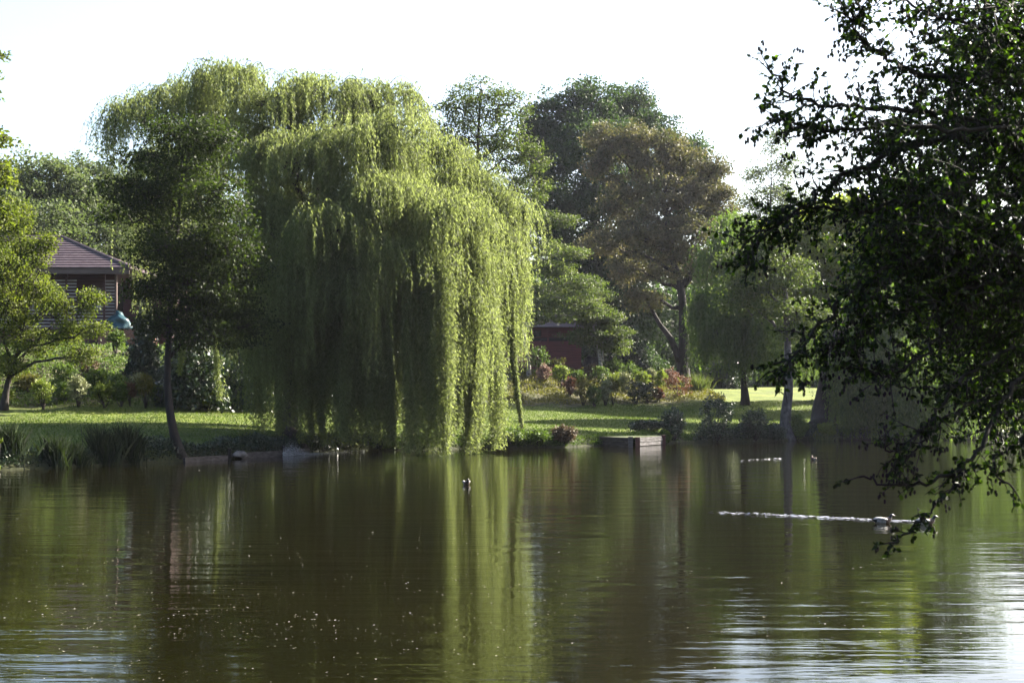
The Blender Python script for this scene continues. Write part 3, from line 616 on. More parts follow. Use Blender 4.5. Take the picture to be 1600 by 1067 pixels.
SHR = [
 (68,640,38,46,'lime','round yellow green shrub on thin stems nearest the maple trunk',.3),
 (100,630,32,32,'green','low green shrub between the yellow green one and the cream flowered one',.1),
 (122,636,34,50,'pale','shrub flecked with cream flowers fourth from the lake corner below the cabin',.2),
 (152,618,38,46,'green','rounded mid green shrub highest behind the cream flecked shrub',.1),
 (163,638,36,40,'lime','bright leafy shrub with a dark short stem beside the cream flecked shrub',.3),
 (188,620,32,34,'green','green dome shrub behind the small red brown bush',.1),
 (189,636,28,40,'green','narrow green shrub touching the left of the small red brown bush',.2),
 (203,634,17,34,'red','small red brown bush on a thin pale stem below the cabin',.5),
 (216,618,30,34,'pale','pale leaved shrub beneath the dark conifer',.2),
 (227,638,28,52,'olive','olive shrub on a bare stem right of the red brown bush',.4),
 (248,636,24,32,'green','small green shrub just left of the slim leaning trunk',.2),
 (292,630,36,34,'green','dim green shrub just right of the slim leaning trunk',.2),
 (325,642,38,36,'lime','lone bright green shrub in front of the dark bushes right of the leaning trunk',.2),
 (182,556,28,40,'green','clipped round shrub with reddish base beneath the teal cover',.35),
 (40,612,44,30,'olive','olive shrub low under the maple crown by its trunk',.1),
 (100,600,46,34,'green','wide green shrub under the right side of the maple crown',.1),
 (140,590,36,28,'brown','dull brown shrub on the slope below the cabin steps end',.1),
 (10,632,30,24,'lime','small lime shrub at the very foot of the maple trunk',.1),
 (385,640,34,30,'dark','small dim shrub at the edge of the shaded lawn near the willow foot',.1),
 (806,590,54,44,'pink','open shrub with pinkish old flowers left of the pale birch trunk',.15),
 (842,590,36,50,'green','upright green shrub touching the right of the pale birch trunk',.2),
 (850,597,26,28,'pink','small pinkish shrub low beside the birch trunk foot',.1),
 (868,592,34,34,'olive','olive shrub in front of the red hut boards',.1),
 (876,610,28,40,'lime','lime topped shrub on a clear dark stem below the red hut',.4),
 (891,618,22,28,'red','rounded rusty red shrub before the yellow olive pair',.1),
 (912,634,36,48,'olive','large yellow olive shrub nearest the lawn below the red hut corner',.15),
 (929,636,24,34,'green','fresh green shrub right of the large yellow olive one',.1),
 (946,634,24,44,'pale','narrow pale edged shrub at the lawn side of the group',.15),
 (958,632,30,40,'olive','olive crowned shrub on a forked bare stem at the lawn edge',.45),
 (963,612,40,30,'lime','flat topped lime shrub in the middle of the group',.1),
 (977,616,20,36,'pale','tall pale variegated shrub with reddish cap in the middle of the group',.1),
 (938,600,34,28,'green','green cushion shrub behind the variegated ones',.1),
 (924,592,36,24,'brown','brown faded shrub under the second pale trunk',.1),
 (993,632,34,38,'dark','dark green round shrub lowest at the lawn corner',.1),
 (1004,608,28,30,'lime','light green round shrub above the dark lawn corner one',.1),
 (1018,600,20,26,'pale','cream flowered shrub left of the tan dome',.1),
 (1034,608,26,30,'lime','leafy lime shrub right of the cream flowered one',.1),
 (1023,586,26,26,'brown','tan dome shrub uppermost of the group near the oak',.1),
 (1012,630,30,34,'dark','dark leaved shrub beside the small red one at the lawn corner',.1),
 (1028,626,18,20,'red','small dark red shrub left of the broad wine coloured mound',.1),
 (1060,622,48,42,'red','broad wine and pink coloured mound shrub at the right end of the slope',.05),
 (1045,606,30,30,'pink','pink tipped shrub directly behind the broad wine coloured mound',.1),
 (960,588,36,30,'green','deep green shrub behind the group under the spreading tree',.1),
 (985,600,36,36,'green','tall green shrub in front of the glossy dark evergreen',.1),
 (902,604,26,26,'green','green round shrub behind the rusty red one',.1),
]
for i, (px, pyb, w_, h_, mt, lab, stm) in enumerate(SHR): shrub(px, pyb, w_, h_, mt, lab, 200 + i, stm)
BNK = [
 (800,694,70,24,'green','low leafy clump hanging over the bank right of the willow curtains'),
 (882,695,40,26,'brown','reddish twiggy clump on the bank left of the timber landing'),
 (840,694,44,20,'green','short green clump on the bank between two others'),
 (1010,676,62,20,'dark','low spreading dark shrub above the timber landing'),
 (1052,690,44,52,'dark','dark dome shrub at the right end of the timber landing'),
 (1038,693,18,16,'green','tiny pale green tuft against the last landing post'),
 (1120,690,64,78,'dark','biggest round dark shrub on the water edge right of the landing'),
 (1180,689,54,48,'dark','dark rounded shrub between the biggest one and the slim trunk'),
 (1245,688,36,38,'green','leafy low shrub just right of the slim trunk foot'),
 (1292,684,30,22,'lime','bright green small shrub at the foot of the thick trunk'),
 (1212,690,30,26,'dark','small black shrub at the left foot of the slim trunk'),
]
for i, (px, pyb, w_, h_, mt, lab) in enumerate(BNK): shrub(px, pyb, w_, h_, mt, lab, 300 + i, .03, n=2600, L=.10, group='shrubs along the water edge')

# reeds and tall grasses
def blades(b, w_, h_, n, mat, name, parent, rng, bw=.018, lean=.22):
    x = rng.normal(0, w_ * .45, n); y = rng.normal(0, w_ * .35, n); p = np.stack([b[0] + x, b[1] + y, ground_z(b[0] + x, b[1] + y)], -1)
    p[:, 2] = np.maximum(p[:, 2], 0) - .03
    h = h_ * rng.uniform(.5, 1.05, n); d = unit(np.stack([rng.normal(0, lean, n) + x * .3, rng.normal(0, lean, n), np.ones(n)], -1))
    side = unit(np.stack([rng.normal(0, 1, n), rng.normal(0, 1, n), np.zeros(n)], -1)) * bw
    bend = np.stack([d[:, 0], d[:, 1], -np.abs(d[:, 0]) * .5], -1) * h[:, None] * .35
    v = np.stack([p - side, p + side, p + d * h[:, None] * .6 + side * .8, p + d * h[:, None] + bend * 1.0, ], 1)
    v2 = np.stack([p + d * h[:, None] * .6 - side * .8], 1); v = np.concatenate([v, v2], 1).reshape(-1, 3)
    f = (np.arange(n)[:, None] * 5 + np.array([0, 1, 2, 3, 4])[None]); return link(name, np_mesh(name, v, f, mat, rng.random(n)), parent)
for i, (px, pyb, w_, h_, lab) in enumerate([
    (14,712,44,58,'tall dark reed clump at the far left corner of the bank'),(90,722,36,44,'short dark reed clump between the corner one and the twin clumps'),
    (163,716,40,56,'left tall spiky reed clump of the twin pair on the bank'),(203,714,36,56,'right tall spiky reed clump of the twin pair on the bank'),
    (122,720,30,26,'low reed tuft on the bank beside the twin pair')]):
    rng = np.random.default_rng(400 + i); b = G(px, pyb); s = b[1] / F
    r_ = thing('reed_clump', b, lab, 'reeds', 'reed clumps on the left bank'); blades(b, w_ * s * .5, h_ * s, 420, M['reed'], 'blades', r_, rng)
for i, (px, pyb, w_, h_, mt, lab) in enumerate([
    (1045,590,40,34,'tallgrass','feathery tall pale grass below the bronze oak trunk'),(1088,612,34,34,'tallgrass','tall green grass clump at the end of the wine mound'),
    (887,596,26,26,'reed','dark spiky grass below the red hut boards'),(1286,690,40,12,'tallgrass','sunlit grass tuft on the water edge by the thick trunk'),
    (385,690,30,18,'tallgrass','wispy grass tuft on the shaded lawn left of the willow foot')]):
    rng = np.random.default_rng(450 + i); b = G(px, pyb); s = b[1] / F
    r_ = thing('grass_clump', b, lab, 'grass clump'); blades(b, w_ * s * .5, h_ * s, 380, M[mt], 'blades', r_, rng, lean=.3)

# ground cover on slopes, bank plants, lawn blades
def cover(name, n, region, mat, label, cat, L, seed, up=1.0):
    rng = np.random.default_rng(seed); X, Y = region(rng, n); Z = ground_z(X, Y)
    lump = .5 + .5 * np.sin(X * 1.7 + 2 * np.sin(Y * .9)) * np.sin(Y * 1.3 + X * .4)
    k = (rng.random(len(X)) < .15 + .85 * lump) & (Z > .02); X, Y, Z, lump = X[k], Y[k], Z[k], lump[k]; m = len(X)
    p = np.stack([X, Y, Z + lump * rng.random(m) * .28 * up], -1)
    o = leaf_object(name, p, rng.normal(0, 1, (m, 3)) + np.array([0, 0, .5]), rng.normal(0, .8, (m, 3)) + np.array([0, 0, .8]), L * rng.uniform(.6, 1.3, m), L * .5, M[mat], None, rng.random(m))
    tag(o, label, cat, kind='stuff'); return o
def reg(x0, x1, d0, d1):
    def f(rng, n):
        X = rng.uniform(x0, x1, n); return X, shore(X) + rng.uniform(d0, d1, n)
    return f
cover('ground_cover', 120000, reg(-30, -3, 20, 33), 'green', 'leafy ground cover between the shrubs under the cabin', 'ground cover', .12, 501)
cover('ground_cover', 80000, reg(-3, 13, 21, 36), 'olive', 'rough olive ground cover on the bank below the red hut', 'ground cover', .12, 502)
cover('bank_plants', 45000, reg(-22, -5, -.35, 1.3), 'dark', 'dark trailing plants along the left bank', 'bank plants', .11, 503, 1.3)
cover('bank_plants', 30000, reg(-5, 8, -.2, .9), 'green', 'short green plants along the middle bank', 'bank plants', .09, 504, .8)
cover('bank_plants', 30000, reg(8, 34, -.3, 1.2), 'dark', 'dark plants along the right water edge', 'bank plants', .12, 505, 1.6)
def lawn_blades(n, seed):
    rng = np.random.default_rng(seed); X = rng.uniform(-20, 20, n); Y = shore(X) + rng.uniform(.6, 20.5, n) ** 1.0; Z = ground_z(X, Y)
    p = np.stack([X, Y, Z - .01], -1)
    o = leaf_object('lawn_grass', p, np.stack([rng.normal(0,.5,n), rng.normal(0,.5,n), np.ones(n)], -1), rng.normal(0, 1, (n, 3)) * np.array([1,1,.2]), .07 * rng.uniform(.5, 1.4, n), .03, M['grassblade'], None, rng.random(n))
    tag(o, 'short mown grass blades on the pond side lawns', 'grass', kind='stuff')
lawn_blades(110000, 510)

# ------------------------------------------------------------------ brown cabin on the left
def left_cabin():
    Yf = 75.0; s = Yf / F; xr = (181 - 800) * s; xl = xr - 13.0; zb = gz(xr - 3, Yf) - .3; ze = CAMH + (HZ - 420) * s; zd = CAMH + (HZ - 514) * s
    root = thing('timber_cabin', (xr - 5, Yf + 3, zb), 'brown timber cabin with tiled hip roof and slatted screens behind the maple', 'cabin')
    m = MB(); m.box(xl, xr - .1, Yf + .25, Yf + 7, zb - .5, zd); m.build('plinth', M['brick'], root)
    m = MB(); m.box(xl, xr, Yf, Yf + .2, zd + .002, zd + .12); m.build('deck_edge', M['fascia'], root)
    m = MB(); m.box(xl, xr - .5, Yf + 1.6, Yf + 7, zd, ze - .05); m.build('wall', M['darkboard'], root)
    bd = MB(); k = 0; z = zd + .15
    while z < ze - .3: bd.box(xl, xr - .5, Yf + 1.55, Yf + 1.597, z, z + .13); z += .17
    bd.build('cladding', M['darkboard'], root)
    # windows between the boards
    for wx in (xr - 2.2, xr - 5.0, xr - 8.2):
        f = MB(); f.box(wx, wx + 1.1, Yf + 1.44, Yf + 1.545, zd + 1.0, zd + 2.3); fo = f.build('window', M['fascia'], root)
        g = MB(); g.box(wx + .08, wx + 1.02, Yf + 1.42, Yf + 1.437, zd + 1.08, zd + 2.22); go = g.build('pane', M['glass'], root); go.parent = fo; go.location = (0, 0, 0)
    # slatted screens at the front
    def slats(x0, x1, z0, z1, nm='slat_screen', gap=.17):
        q = MB(); z = z0
        while z < z1: q.box(x0, x1, Yf + .02, Yf + .12, z, z + .075); z += gap
        q.build(nm, M['slatwood'], root)
    slats(xr - .62, xr - .06, zd + .12, ze - .55); slats(xr - 2.6, xr - .68, zd + .12, zd + 1.15); slats(xl, xr - 2.7, zd + .12, zd + 1.0)
    slats(xr - 3.2, xr - 2.1, zd + 1.5, ze - .5)
    for x in (xr - .66, xr - 2.66, xr - 5.2, xr - 8.0):
        p = MB(); p.box(x, x + .09, Yf - .02, Yf + .16, zd - .3, ze - .3); p.build('post', M['darkboard'], root)
    p = MB(); p.box(xr - .06, xr + .05, Yf - .03, Yf + .15, zb, ze - .3); p.build('corner_post', M['fascia'], root)
    q = MB(); z = zb + .2
    while z < zd - .1: q.box(xl, xr - .1, Yf + .18, Yf + .247, z, z + .12); z += .2
    q.build('lower_boards', M['darkboard'], root)
    # eaves board and the hip roof with stepped tile courses
    xe = (207 - 800) * s; m = MB(); m.box(xl - .5, xe, Yf - .62, Yf - .55, ze - .32, ze - .04); m.build('eaves_board', M['fascia'], root)
    rz = CAMH + (HZ - 371) / F * (Yf + 3.6); rx = (98 - 800) / F * (Yf + 3.6); ry = Yf + 3.6
    r = MB(); nrow = 13; e0 = np.array([xe + .05, Yf - .68, ze]); back = Yf + 7.9
    for i in range(nrow):
        t0, t1 = i / nrow, (i + 1) / nrow; L0 = lambda t, xx, yy: (e0[0] + (rx - e0[0]) * t, yy + (ry - yy) * t, ze + (rz - ze) * t)
        a = L0(t0, 0, e0[1]); b = L0(t1, 0, e0[1]); lift = .045
        r.add([(xl - 1, a[1], a[2] + lift), (a[0], a[1], a[2] + lift), (b[0], b[1], b[2]), (xl - 1, b[1], b[2]), (xl - 1, a[1], a[2] - .03), (a[0], a[1], a[2] - .03)], [(0,1,2,3),(4,5,1,0)])
        c = L0(t0, 0, back); d = L0(t1, 0, back)
        r.add([(a[0], a[1], a[2] + lift), (c[0], c[1], c[2] + lift), (d[0], d[1], d[2]), (b[0], b[1], b[2]), (a[0], a[1], a[2] - .03), (c[0], c[1], c[2] - .03)], [(0,1,2,3),(4,5,1,0)])
        r.add([(c[0], c[1], c[2] + lift), (xl - 1, c[1], c[2] + lift), (xl - 1, d[1], d[2]), (d[0], d[1], d[2])], [(0,1,2,3)])
    r.build('roof', M['tile'], root)
    q = MB(); q.tube([(xl - 1, ry, rz + .03), (rx, ry, rz + .03)], .09, 6); q.tube([(rx, ry, rz + .03), (e0[0], e0[1], ze + .06)], .08, 6); q.build('ridge_tiles', M['tile'], root)
    m = MB(); m.box(xr + .06, xr + 2.6, Yf + 1.2, Yf + 6, zb - .3, ze - .5); m.build('red_annexe', M['annexe'], root)
    # teal covered heap on the terrace
    rng = np.random.default_rng(5); tx, tz = (191 - 800) * s, CAMH + (HZ - 516) * s
    nr_, na = 12, 22; V = []; Fs = []
    for i in range(nr_):
        t = i / (nr_ - 1)
        for j in range(na):
            a = j / na * 6.283; rr = (.48 * (1 - t ** 5) ** .5 * (1 - .18 * t) + .02) * (1 + .16 * math.sin(a * 3 + t * 6) + .09 * math.sin(a * 7 + 1 + t * 3) + .08 * math.sin(t * 14 + a)); rr *= 1.12 if t < .1 else 1
            V.append((tx + rr * math.cos(a) + .1 * math.sin(t * 5) - .08 * t, Yf - .6 + rr * .8 * math.sin(a), tz + (.86 + .16 * math.sin(a + 1)) * t))
    for i in range(nr_ - 1):
        for j in range(na): k = (j + 1) % na; Fs.append((i*na+j, i*na+k, (i+1)*na+k, (i+1)*na+j))
    Fs.append(tuple((nr_ - 1) * na + j for j in range(na))); Fs.append(tuple(range(na - 1, -1, -1)))
    m = MB(); m.add(V, Fs); o = m.build('covered_barbecue', M['tarp'], None, True); tag(o, 'bulky heap under a crumpled teal cover beside the cabin corner', 'covered barbecue')
    m = MB(); m.box(tx - .9, tx + 1.6, Yf - 1.3, Yf + 1.15, zb - .8, tz - .003); o = m.build('terrace', M['brick'], None); tag(o, 'brick terrace block under the teal covered heap', 'terrace')
left_cabin()

def red_hut():
    Yf = 93.0; s = Yf / F; x0, x1 = (793 - 800) * s, (908 - 800) * s; zt = CAMH + (HZ - 511) * s; zm = CAMH + (HZ - 533) * s; zb = gz(2, Yf) - .6
    root = thing('red_hut', ((x0 + x1) / 2, Yf + 2, zb), 'dark red boarded hut with an open upper rail between the two pale trunks', 'hut')
    m = MB(); m.box(x0, x1, Yf + .06, Yf + 4, zb, zm); m.build('wall', M['redboard'], root)
    m = MB(); z = zb + .1
    while z < zm - .3: m.box(x0 - .02, x1 + .02, Yf, Yf + .055, z, z + .20); z += .235
    m.build('cladding', M['redboard'], root)
    m = MB(); m.box(x0 - .03, x1 + .03, Yf - .02, Yf + .057, zm - .33, zm - .03); m.build('top_board', M['redboard'], root)
    m = MB(); m.box(x0, x1 - .1, Yf + .5, Yf + 3.9, zm + .003, zt); m.build('dark_inside', M['dkgap'], root)  # solid block, shade of the open upper storey put into its colour
    m = MB(); m.box(x0 + 1.6, x1 - .1, Yf + .4, Yf + .497, zm + .25, zt); m.box(x0, x0 + .5, Yf + .4, Yf + .497, zm + .25, zt); m.build('upper_panel', M['redboard'], root)
    for x in (x0, x0 + 1.35, x0 + 2.6, x1 - .12):
        p = MB(); p.box(x, x + .11, Yf + .07, Yf + .2, zm, zt); p.build('post', M['redboard'], root)
    m = MB(); m.box(x0 + 1.7, x0 + 2.2, Yf + .36, Yf + .397, zm + .3, zt - .2); m.build('window', M['glass'], root)
    m = MB(); yb = Yf + 4.3; m.add([(x0-.3,Yf-.3,zt),(x1+.3,Yf-.3,zt),(x1+.3,yb,zt),(x0-.3,yb,zt),(x0+1,Yf+2,zt+.8),(x1-1,Yf+2,zt+.8)], [(0,1,5,4),(1,2,5),(2,3,4,5),(3,0,4),(3,2,1,0)])
    m.build('roof', M['tile'], root)
red_hut()

# ------------------------------------------------------------------ timber landing and bank edging
def landing():
    a = P(914, 700, 60.2); b = P(985, 700, 58.0); c = P(996, 700, 58.6); d = P(1036, 700, 60.6)
    root = thing('timber_landing', (b[0], b[1], 0), 'low weathered timber landing jutting from the lawn into the pond', 'landing stage')
    m = MB(); m.beam(a, b, .1, -.4, .22); m.beam(a, b, .12, .235, .38); m.build('plank_panel', M['grey_timber'], root)
    m = MB(); m.beam(c, d, .1, .02, .16); m.beam(c, d, .13, .175, .27); m.beam(c, d + np.array([-.02, 0, 0]), .12, .28, .36); m.build('plank_panel', M['pale_timber'], root)
    for p, mt, h in ((b, 'pale_timber', .42), (c, 'red_timber', .38), (d, 'red_timber', .4), (a, 'grey_timber', .4)):
        q = MB(); q.box(p[0] - .09, p[0] + .09, p[1] - .17, p[1] + .02, -.5, h); q.build('post', M[mt], root)
    m = MB(); m.add([(a[0], a[1] + .07, .37), (b[0], b[1] + .07, .37), (c[0], c[1] + .08, .37), (d[0], d[1] + .08, .37), (d[0] - .3, d[1] + 3, .40), (a[0] - .2, a[1] + 2.5, .40)], [(0,1,2,3,4,5)])
    m.build('turf_top', M['grasstop'], root)
M['grasstop'] = rough('turf', [(.3,(.045,.065,.012)),(.7,(.09,.11,.02))], 6, .9, .5)
landing()
def edging():
    def pt(px, py=712): g = G(px, 709); return np.array([g[0], shore(g[0]) - .15, 0])
    xs_ = [-10.1, -9.35, -9.15, -8.95, -8.3, -7.6]
    root = thing('timber_edging', (-8.6, shore(-8.6), 0), 'short run of old dark boards edging the bank between leaning trunk and willow', 'bank edging')
    for (xa, xb, mt, h, nm) in ((-10.5,-9.5,'grey_timber',.15,'board'),(-9.15,-8.05,'grey_timber',.2,'board'),(-8.0,-7.3,'grey_timber',.22,'board')):
        q = MB(); q.beam((xa, shore(xa) - .42), (xb, shore(xb) - .42), .09, -.2, h); q.build(nm, M[mt], root)
    for x in (-9.42, -8.02):
        q = MB(); q.box(x - .05, x + .05, shore(x) - .56, shore(x) - .46, -.3, .36); q.build('stake', M['barkdark'], root)
    q = MB(); V = []; rng = np.random.default_rng(2)
    q.tube([(-9.36, shore(-9.3) - .5, .12), (-9.25, shore(-9.2) - .5, .17), (-9.1, shore(-9.1) - .5, .15), (-9.0, shore(-9.) - .5, .1)], [.05, .11, .12, .06], 8, .2)
    o = q.build('pale_stone', M['stone'], None, True); tag(o, 'pale flat stone set between the dark edging boards at the water', 'stone')
edging()

# ------------------------------------------------------------------ splash, wakes, floating seeds
def splash():
    rng = np.random.default_rng(6); n = 2600
    x = -8.0 + rng.exponential(.5, n) * 1.0; x = np.minimum(x, -5.6); y = shore(x) - .75 + rng.normal(0, .12, n); h = .16 * np.exp(-((x + 7.75) / .3) ** 2) + .025
    p = np.stack([x, y, np.abs(rng.normal(0, 1, n)) * h + .006], -1); d = rng.normal(0, 1, (n, 3)); nr = rng.normal(0, 1, (n, 3))
    o = leaf_object('water_splash', p, d, nr, rng.uniform(.012, .045, n), rng.uniform(.01, .025, n), M['foam'], None, rng.random(n)); tag(o, 'white splash of spray on the water at the willow foot', 'splash', kind='stuff')
splash()
WMAT = water.data.materials[0]
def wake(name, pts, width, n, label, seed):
    """thin pale slivers, sky glints put into their colour, strung along the swimmers' track"""
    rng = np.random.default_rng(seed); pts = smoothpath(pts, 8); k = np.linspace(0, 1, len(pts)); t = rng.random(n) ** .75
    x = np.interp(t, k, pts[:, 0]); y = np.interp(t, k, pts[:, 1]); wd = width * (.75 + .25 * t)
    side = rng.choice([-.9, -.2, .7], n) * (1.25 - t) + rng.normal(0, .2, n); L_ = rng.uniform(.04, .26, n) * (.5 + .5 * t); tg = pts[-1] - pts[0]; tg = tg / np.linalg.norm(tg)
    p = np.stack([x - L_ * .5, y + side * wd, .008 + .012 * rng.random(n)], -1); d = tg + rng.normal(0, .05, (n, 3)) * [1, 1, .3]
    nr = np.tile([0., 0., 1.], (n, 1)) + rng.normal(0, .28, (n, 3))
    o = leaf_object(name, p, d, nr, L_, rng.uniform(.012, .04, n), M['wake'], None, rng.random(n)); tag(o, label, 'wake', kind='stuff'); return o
def W0(px, py): Y = CAMH * F / (py - HZ); return np.array([(px - 800) / F * Y, Y, 0.0])
M['wake'] = rough('wake_glint', [(.3,(.35,.35,.37)),(.7,(.75,.75,.8))], 8, .2, .3, spec=.9)  # reflected sky glints put into the pale colour of the slivers
wake('wake', [W0(1105,800), W0(1200,804), W0(1300,809), W0(1380,813), W0(1456,815)], .22, 430, 'long bright wake trailing behind the two swimming ducks', 1)
wake('wake', [W0(1150,720), W0(1185,718), W0(1222,717)], .25, 60, 'faint short wake line left of the lone far duck', 2)

def seeds():
    rng = np.random.default_rng(12); n = 6500
    py = 700 + 367 * rng.random(n) ** .85; px = rng.uniform(-50, 1650, n); keep = rng.random(n) < np.where(px < 900, 1.0, .35) * np.where((py > 830) & (py < 1000), 1, .6)
    px, py = px[keep], py[keep]; Y = CAMH * F / (py - HZ); X = (px - 800) / F * Y
    dens = np.sin(X * .9 + 2 * np.sin(Y * .5)) * np.sin(Y * .8 + X * .3); ok = (Y < shore(X) - .6) & (rng.random(len(X)) < .3 + .7 * (dens > .1)); X, Y = X[ok], Y[ok]; m = len(X); s = .0035 + .0115 * rng.random(m) ** 2.2; s *= (Y / 20) ** .55
    p = np.stack([X, Y, np.full(m, .012)], -1); th = rng.uniform(-1.2, 1.2, m)
    d = np.stack([np.cos(th), np.sin(th), np.zeros(m)], -1); nr = np.tile([0, 0, 1.], (m, 1)) + rng.normal(0, .1, (m, 3))
    o = leaf_object('floating_seeds', p - d * s[:, None], d, nr, s * 2.6, s * 1.3, M['seed'], None, rng.random(m)); tag(o, 'pale willow fluff and seeds scattered on the pond', 'floating seeds', kind='stuff')
seeds()

# ------------------------------------------------------------------ ducks
def duck(px, py, heading, label, kind='drake'):
    c = W0(px, py); c[2] = 0; o_ = []
    # spine from tail over back to neck, head and bill: x forward
    sp = [(-.30,.115,.004,.004),(-.25,.085,.035,.022),(-.18,.06,.075,.055),(-.08,.05,.105,.085),(.04,.055,.108,.09),(.12,.07,.09,.085),(.165,.105,.06,.06),
          (.178,.135,.042,.040),(.185,.16,.036,.036),(.2,.186,.044,.042),(.222,.196,.044,.038),(.245,.19,.03,.028),(.262,.183,.018,.014),(.29,.178,.018,.007),(.31,.175,.012,.004)]
    sp = np.array(sp); n = 12; an = np.arange(n) * 2 * math.pi / n; V = []; t = np.gradient(sp[:, :2], axis=0); t /= np.linalg.norm(t, axis=1, keepdims=True)
    for (x, z, ry, rz), (tx, tz) in zip(sp, t):
        for a in an: V.append((x - tz * rz * math.sin(a), ry * math.cos(a), z + tx * rz * math.sin(a)))
    Fs = []; mi = []
    for i in range(len(sp) - 1):
        for j in range(n):
            k = (j + 1) % n; Fs.append((i*n+j, i*n+k, (i+1)*n+k, (i+1)*n+j))
            if kind == 'drake': mi.append(0 if i in (0, 1) else 1 if i < 4 else 2 if i < 6 else 0 if i < 11 else 3)
            else: mi.append(1 if i == 1 else 2 if i < 9 else 0 if i < 11 else 3)
    m = MB(); m.add(V, Fs); m.mi = mi
    ch, sh = math.cos(heading), math.sin(heading); m.v = [(c[0] + .72 * (x * ch - y * sh), c[1] + .72 * (x * sh + y * ch), z * .72) for x, y, z in m.v]
    root = thing('duck', (c[0], c[1], 0), label, 'duck', 'ducks swimming on the pond')
    o = m.build('body', [M['duck_dark'], M['duck_pale'], M['duck_brown'], M['duck_bill']], root, True)
    sm = o.modifiers.new('s', 'SUBSURF'); sm.levels = 1; sm.render_levels = 1
    # folded wings as raised feather shields
    for sd_ in (1, -1):
        q = MB(); pts = [(-.24,.02,.10),(-.15,.06,.115),(-.03,.098,.10),(.08,.088,.095)]
        P3 = []
        for x, y, z in pts: P3.append((c[0] + .72 * (x * ch - y * sd_ * sh), c[1] + .72 * (x * sh + y * sd_ * ch), z * .72))
        q.tube(P3, [.006,.022,.032,.012], 8); q.build('wing', M['duck_pale' if kind == 'drake' else 'duck_brown'], root, True)
duck(729, 757, R(-75), 'lone duck with a dark head in front of the willow reflection')
duck(1271, 719, R(100), 'small far duck floating between the two trunk reflections', 'hen')
duck(1380, 817, R(5), 'duck swimming second at the wake before the hanging branch')
duck(1447, 819, R(-3), 'leading duck half hidden by the hanging branch tip', 'drake')

# ------------------------------------------------------------------ the near alder hanging in from the right
def front_leaves(pos, dr, nr, L_, rng):
    n = len(pos); d = unit(dr); s = unit(np.cross(d, nr)); u = np.cross(s, d); L_ = L_[:, None]; W_ = L_ * rng.uniform(.26, .42, (n, 1))
    v = np.empty((n, 6, 3)); v[:, 0] = pos; v[:, 1] = pos + d * L_ * .3 + s * W_ * .9 + u * W_ * .28; v[:, 2] = pos + d * L_ * .72 + s * W_ * .8 + u * W_ * .25
    v[:, 3] = pos + d * L_ * 1.0 - u * L_ * .06; v[:, 4] = pos + d * L_ * .72 - s * W_ * .8 + u * W_ * .25; v[:, 5] = pos + d * L_ * .3 - s * W_ * .9 + u * W_ * .28
    f = np.arange(n)[:, None] * 6; f = np.concatenate([f + np.array([0, 1, 2, 3]), f + np.array([3, 4, 5, 0])], 0); return v.reshape(-1, 3), f
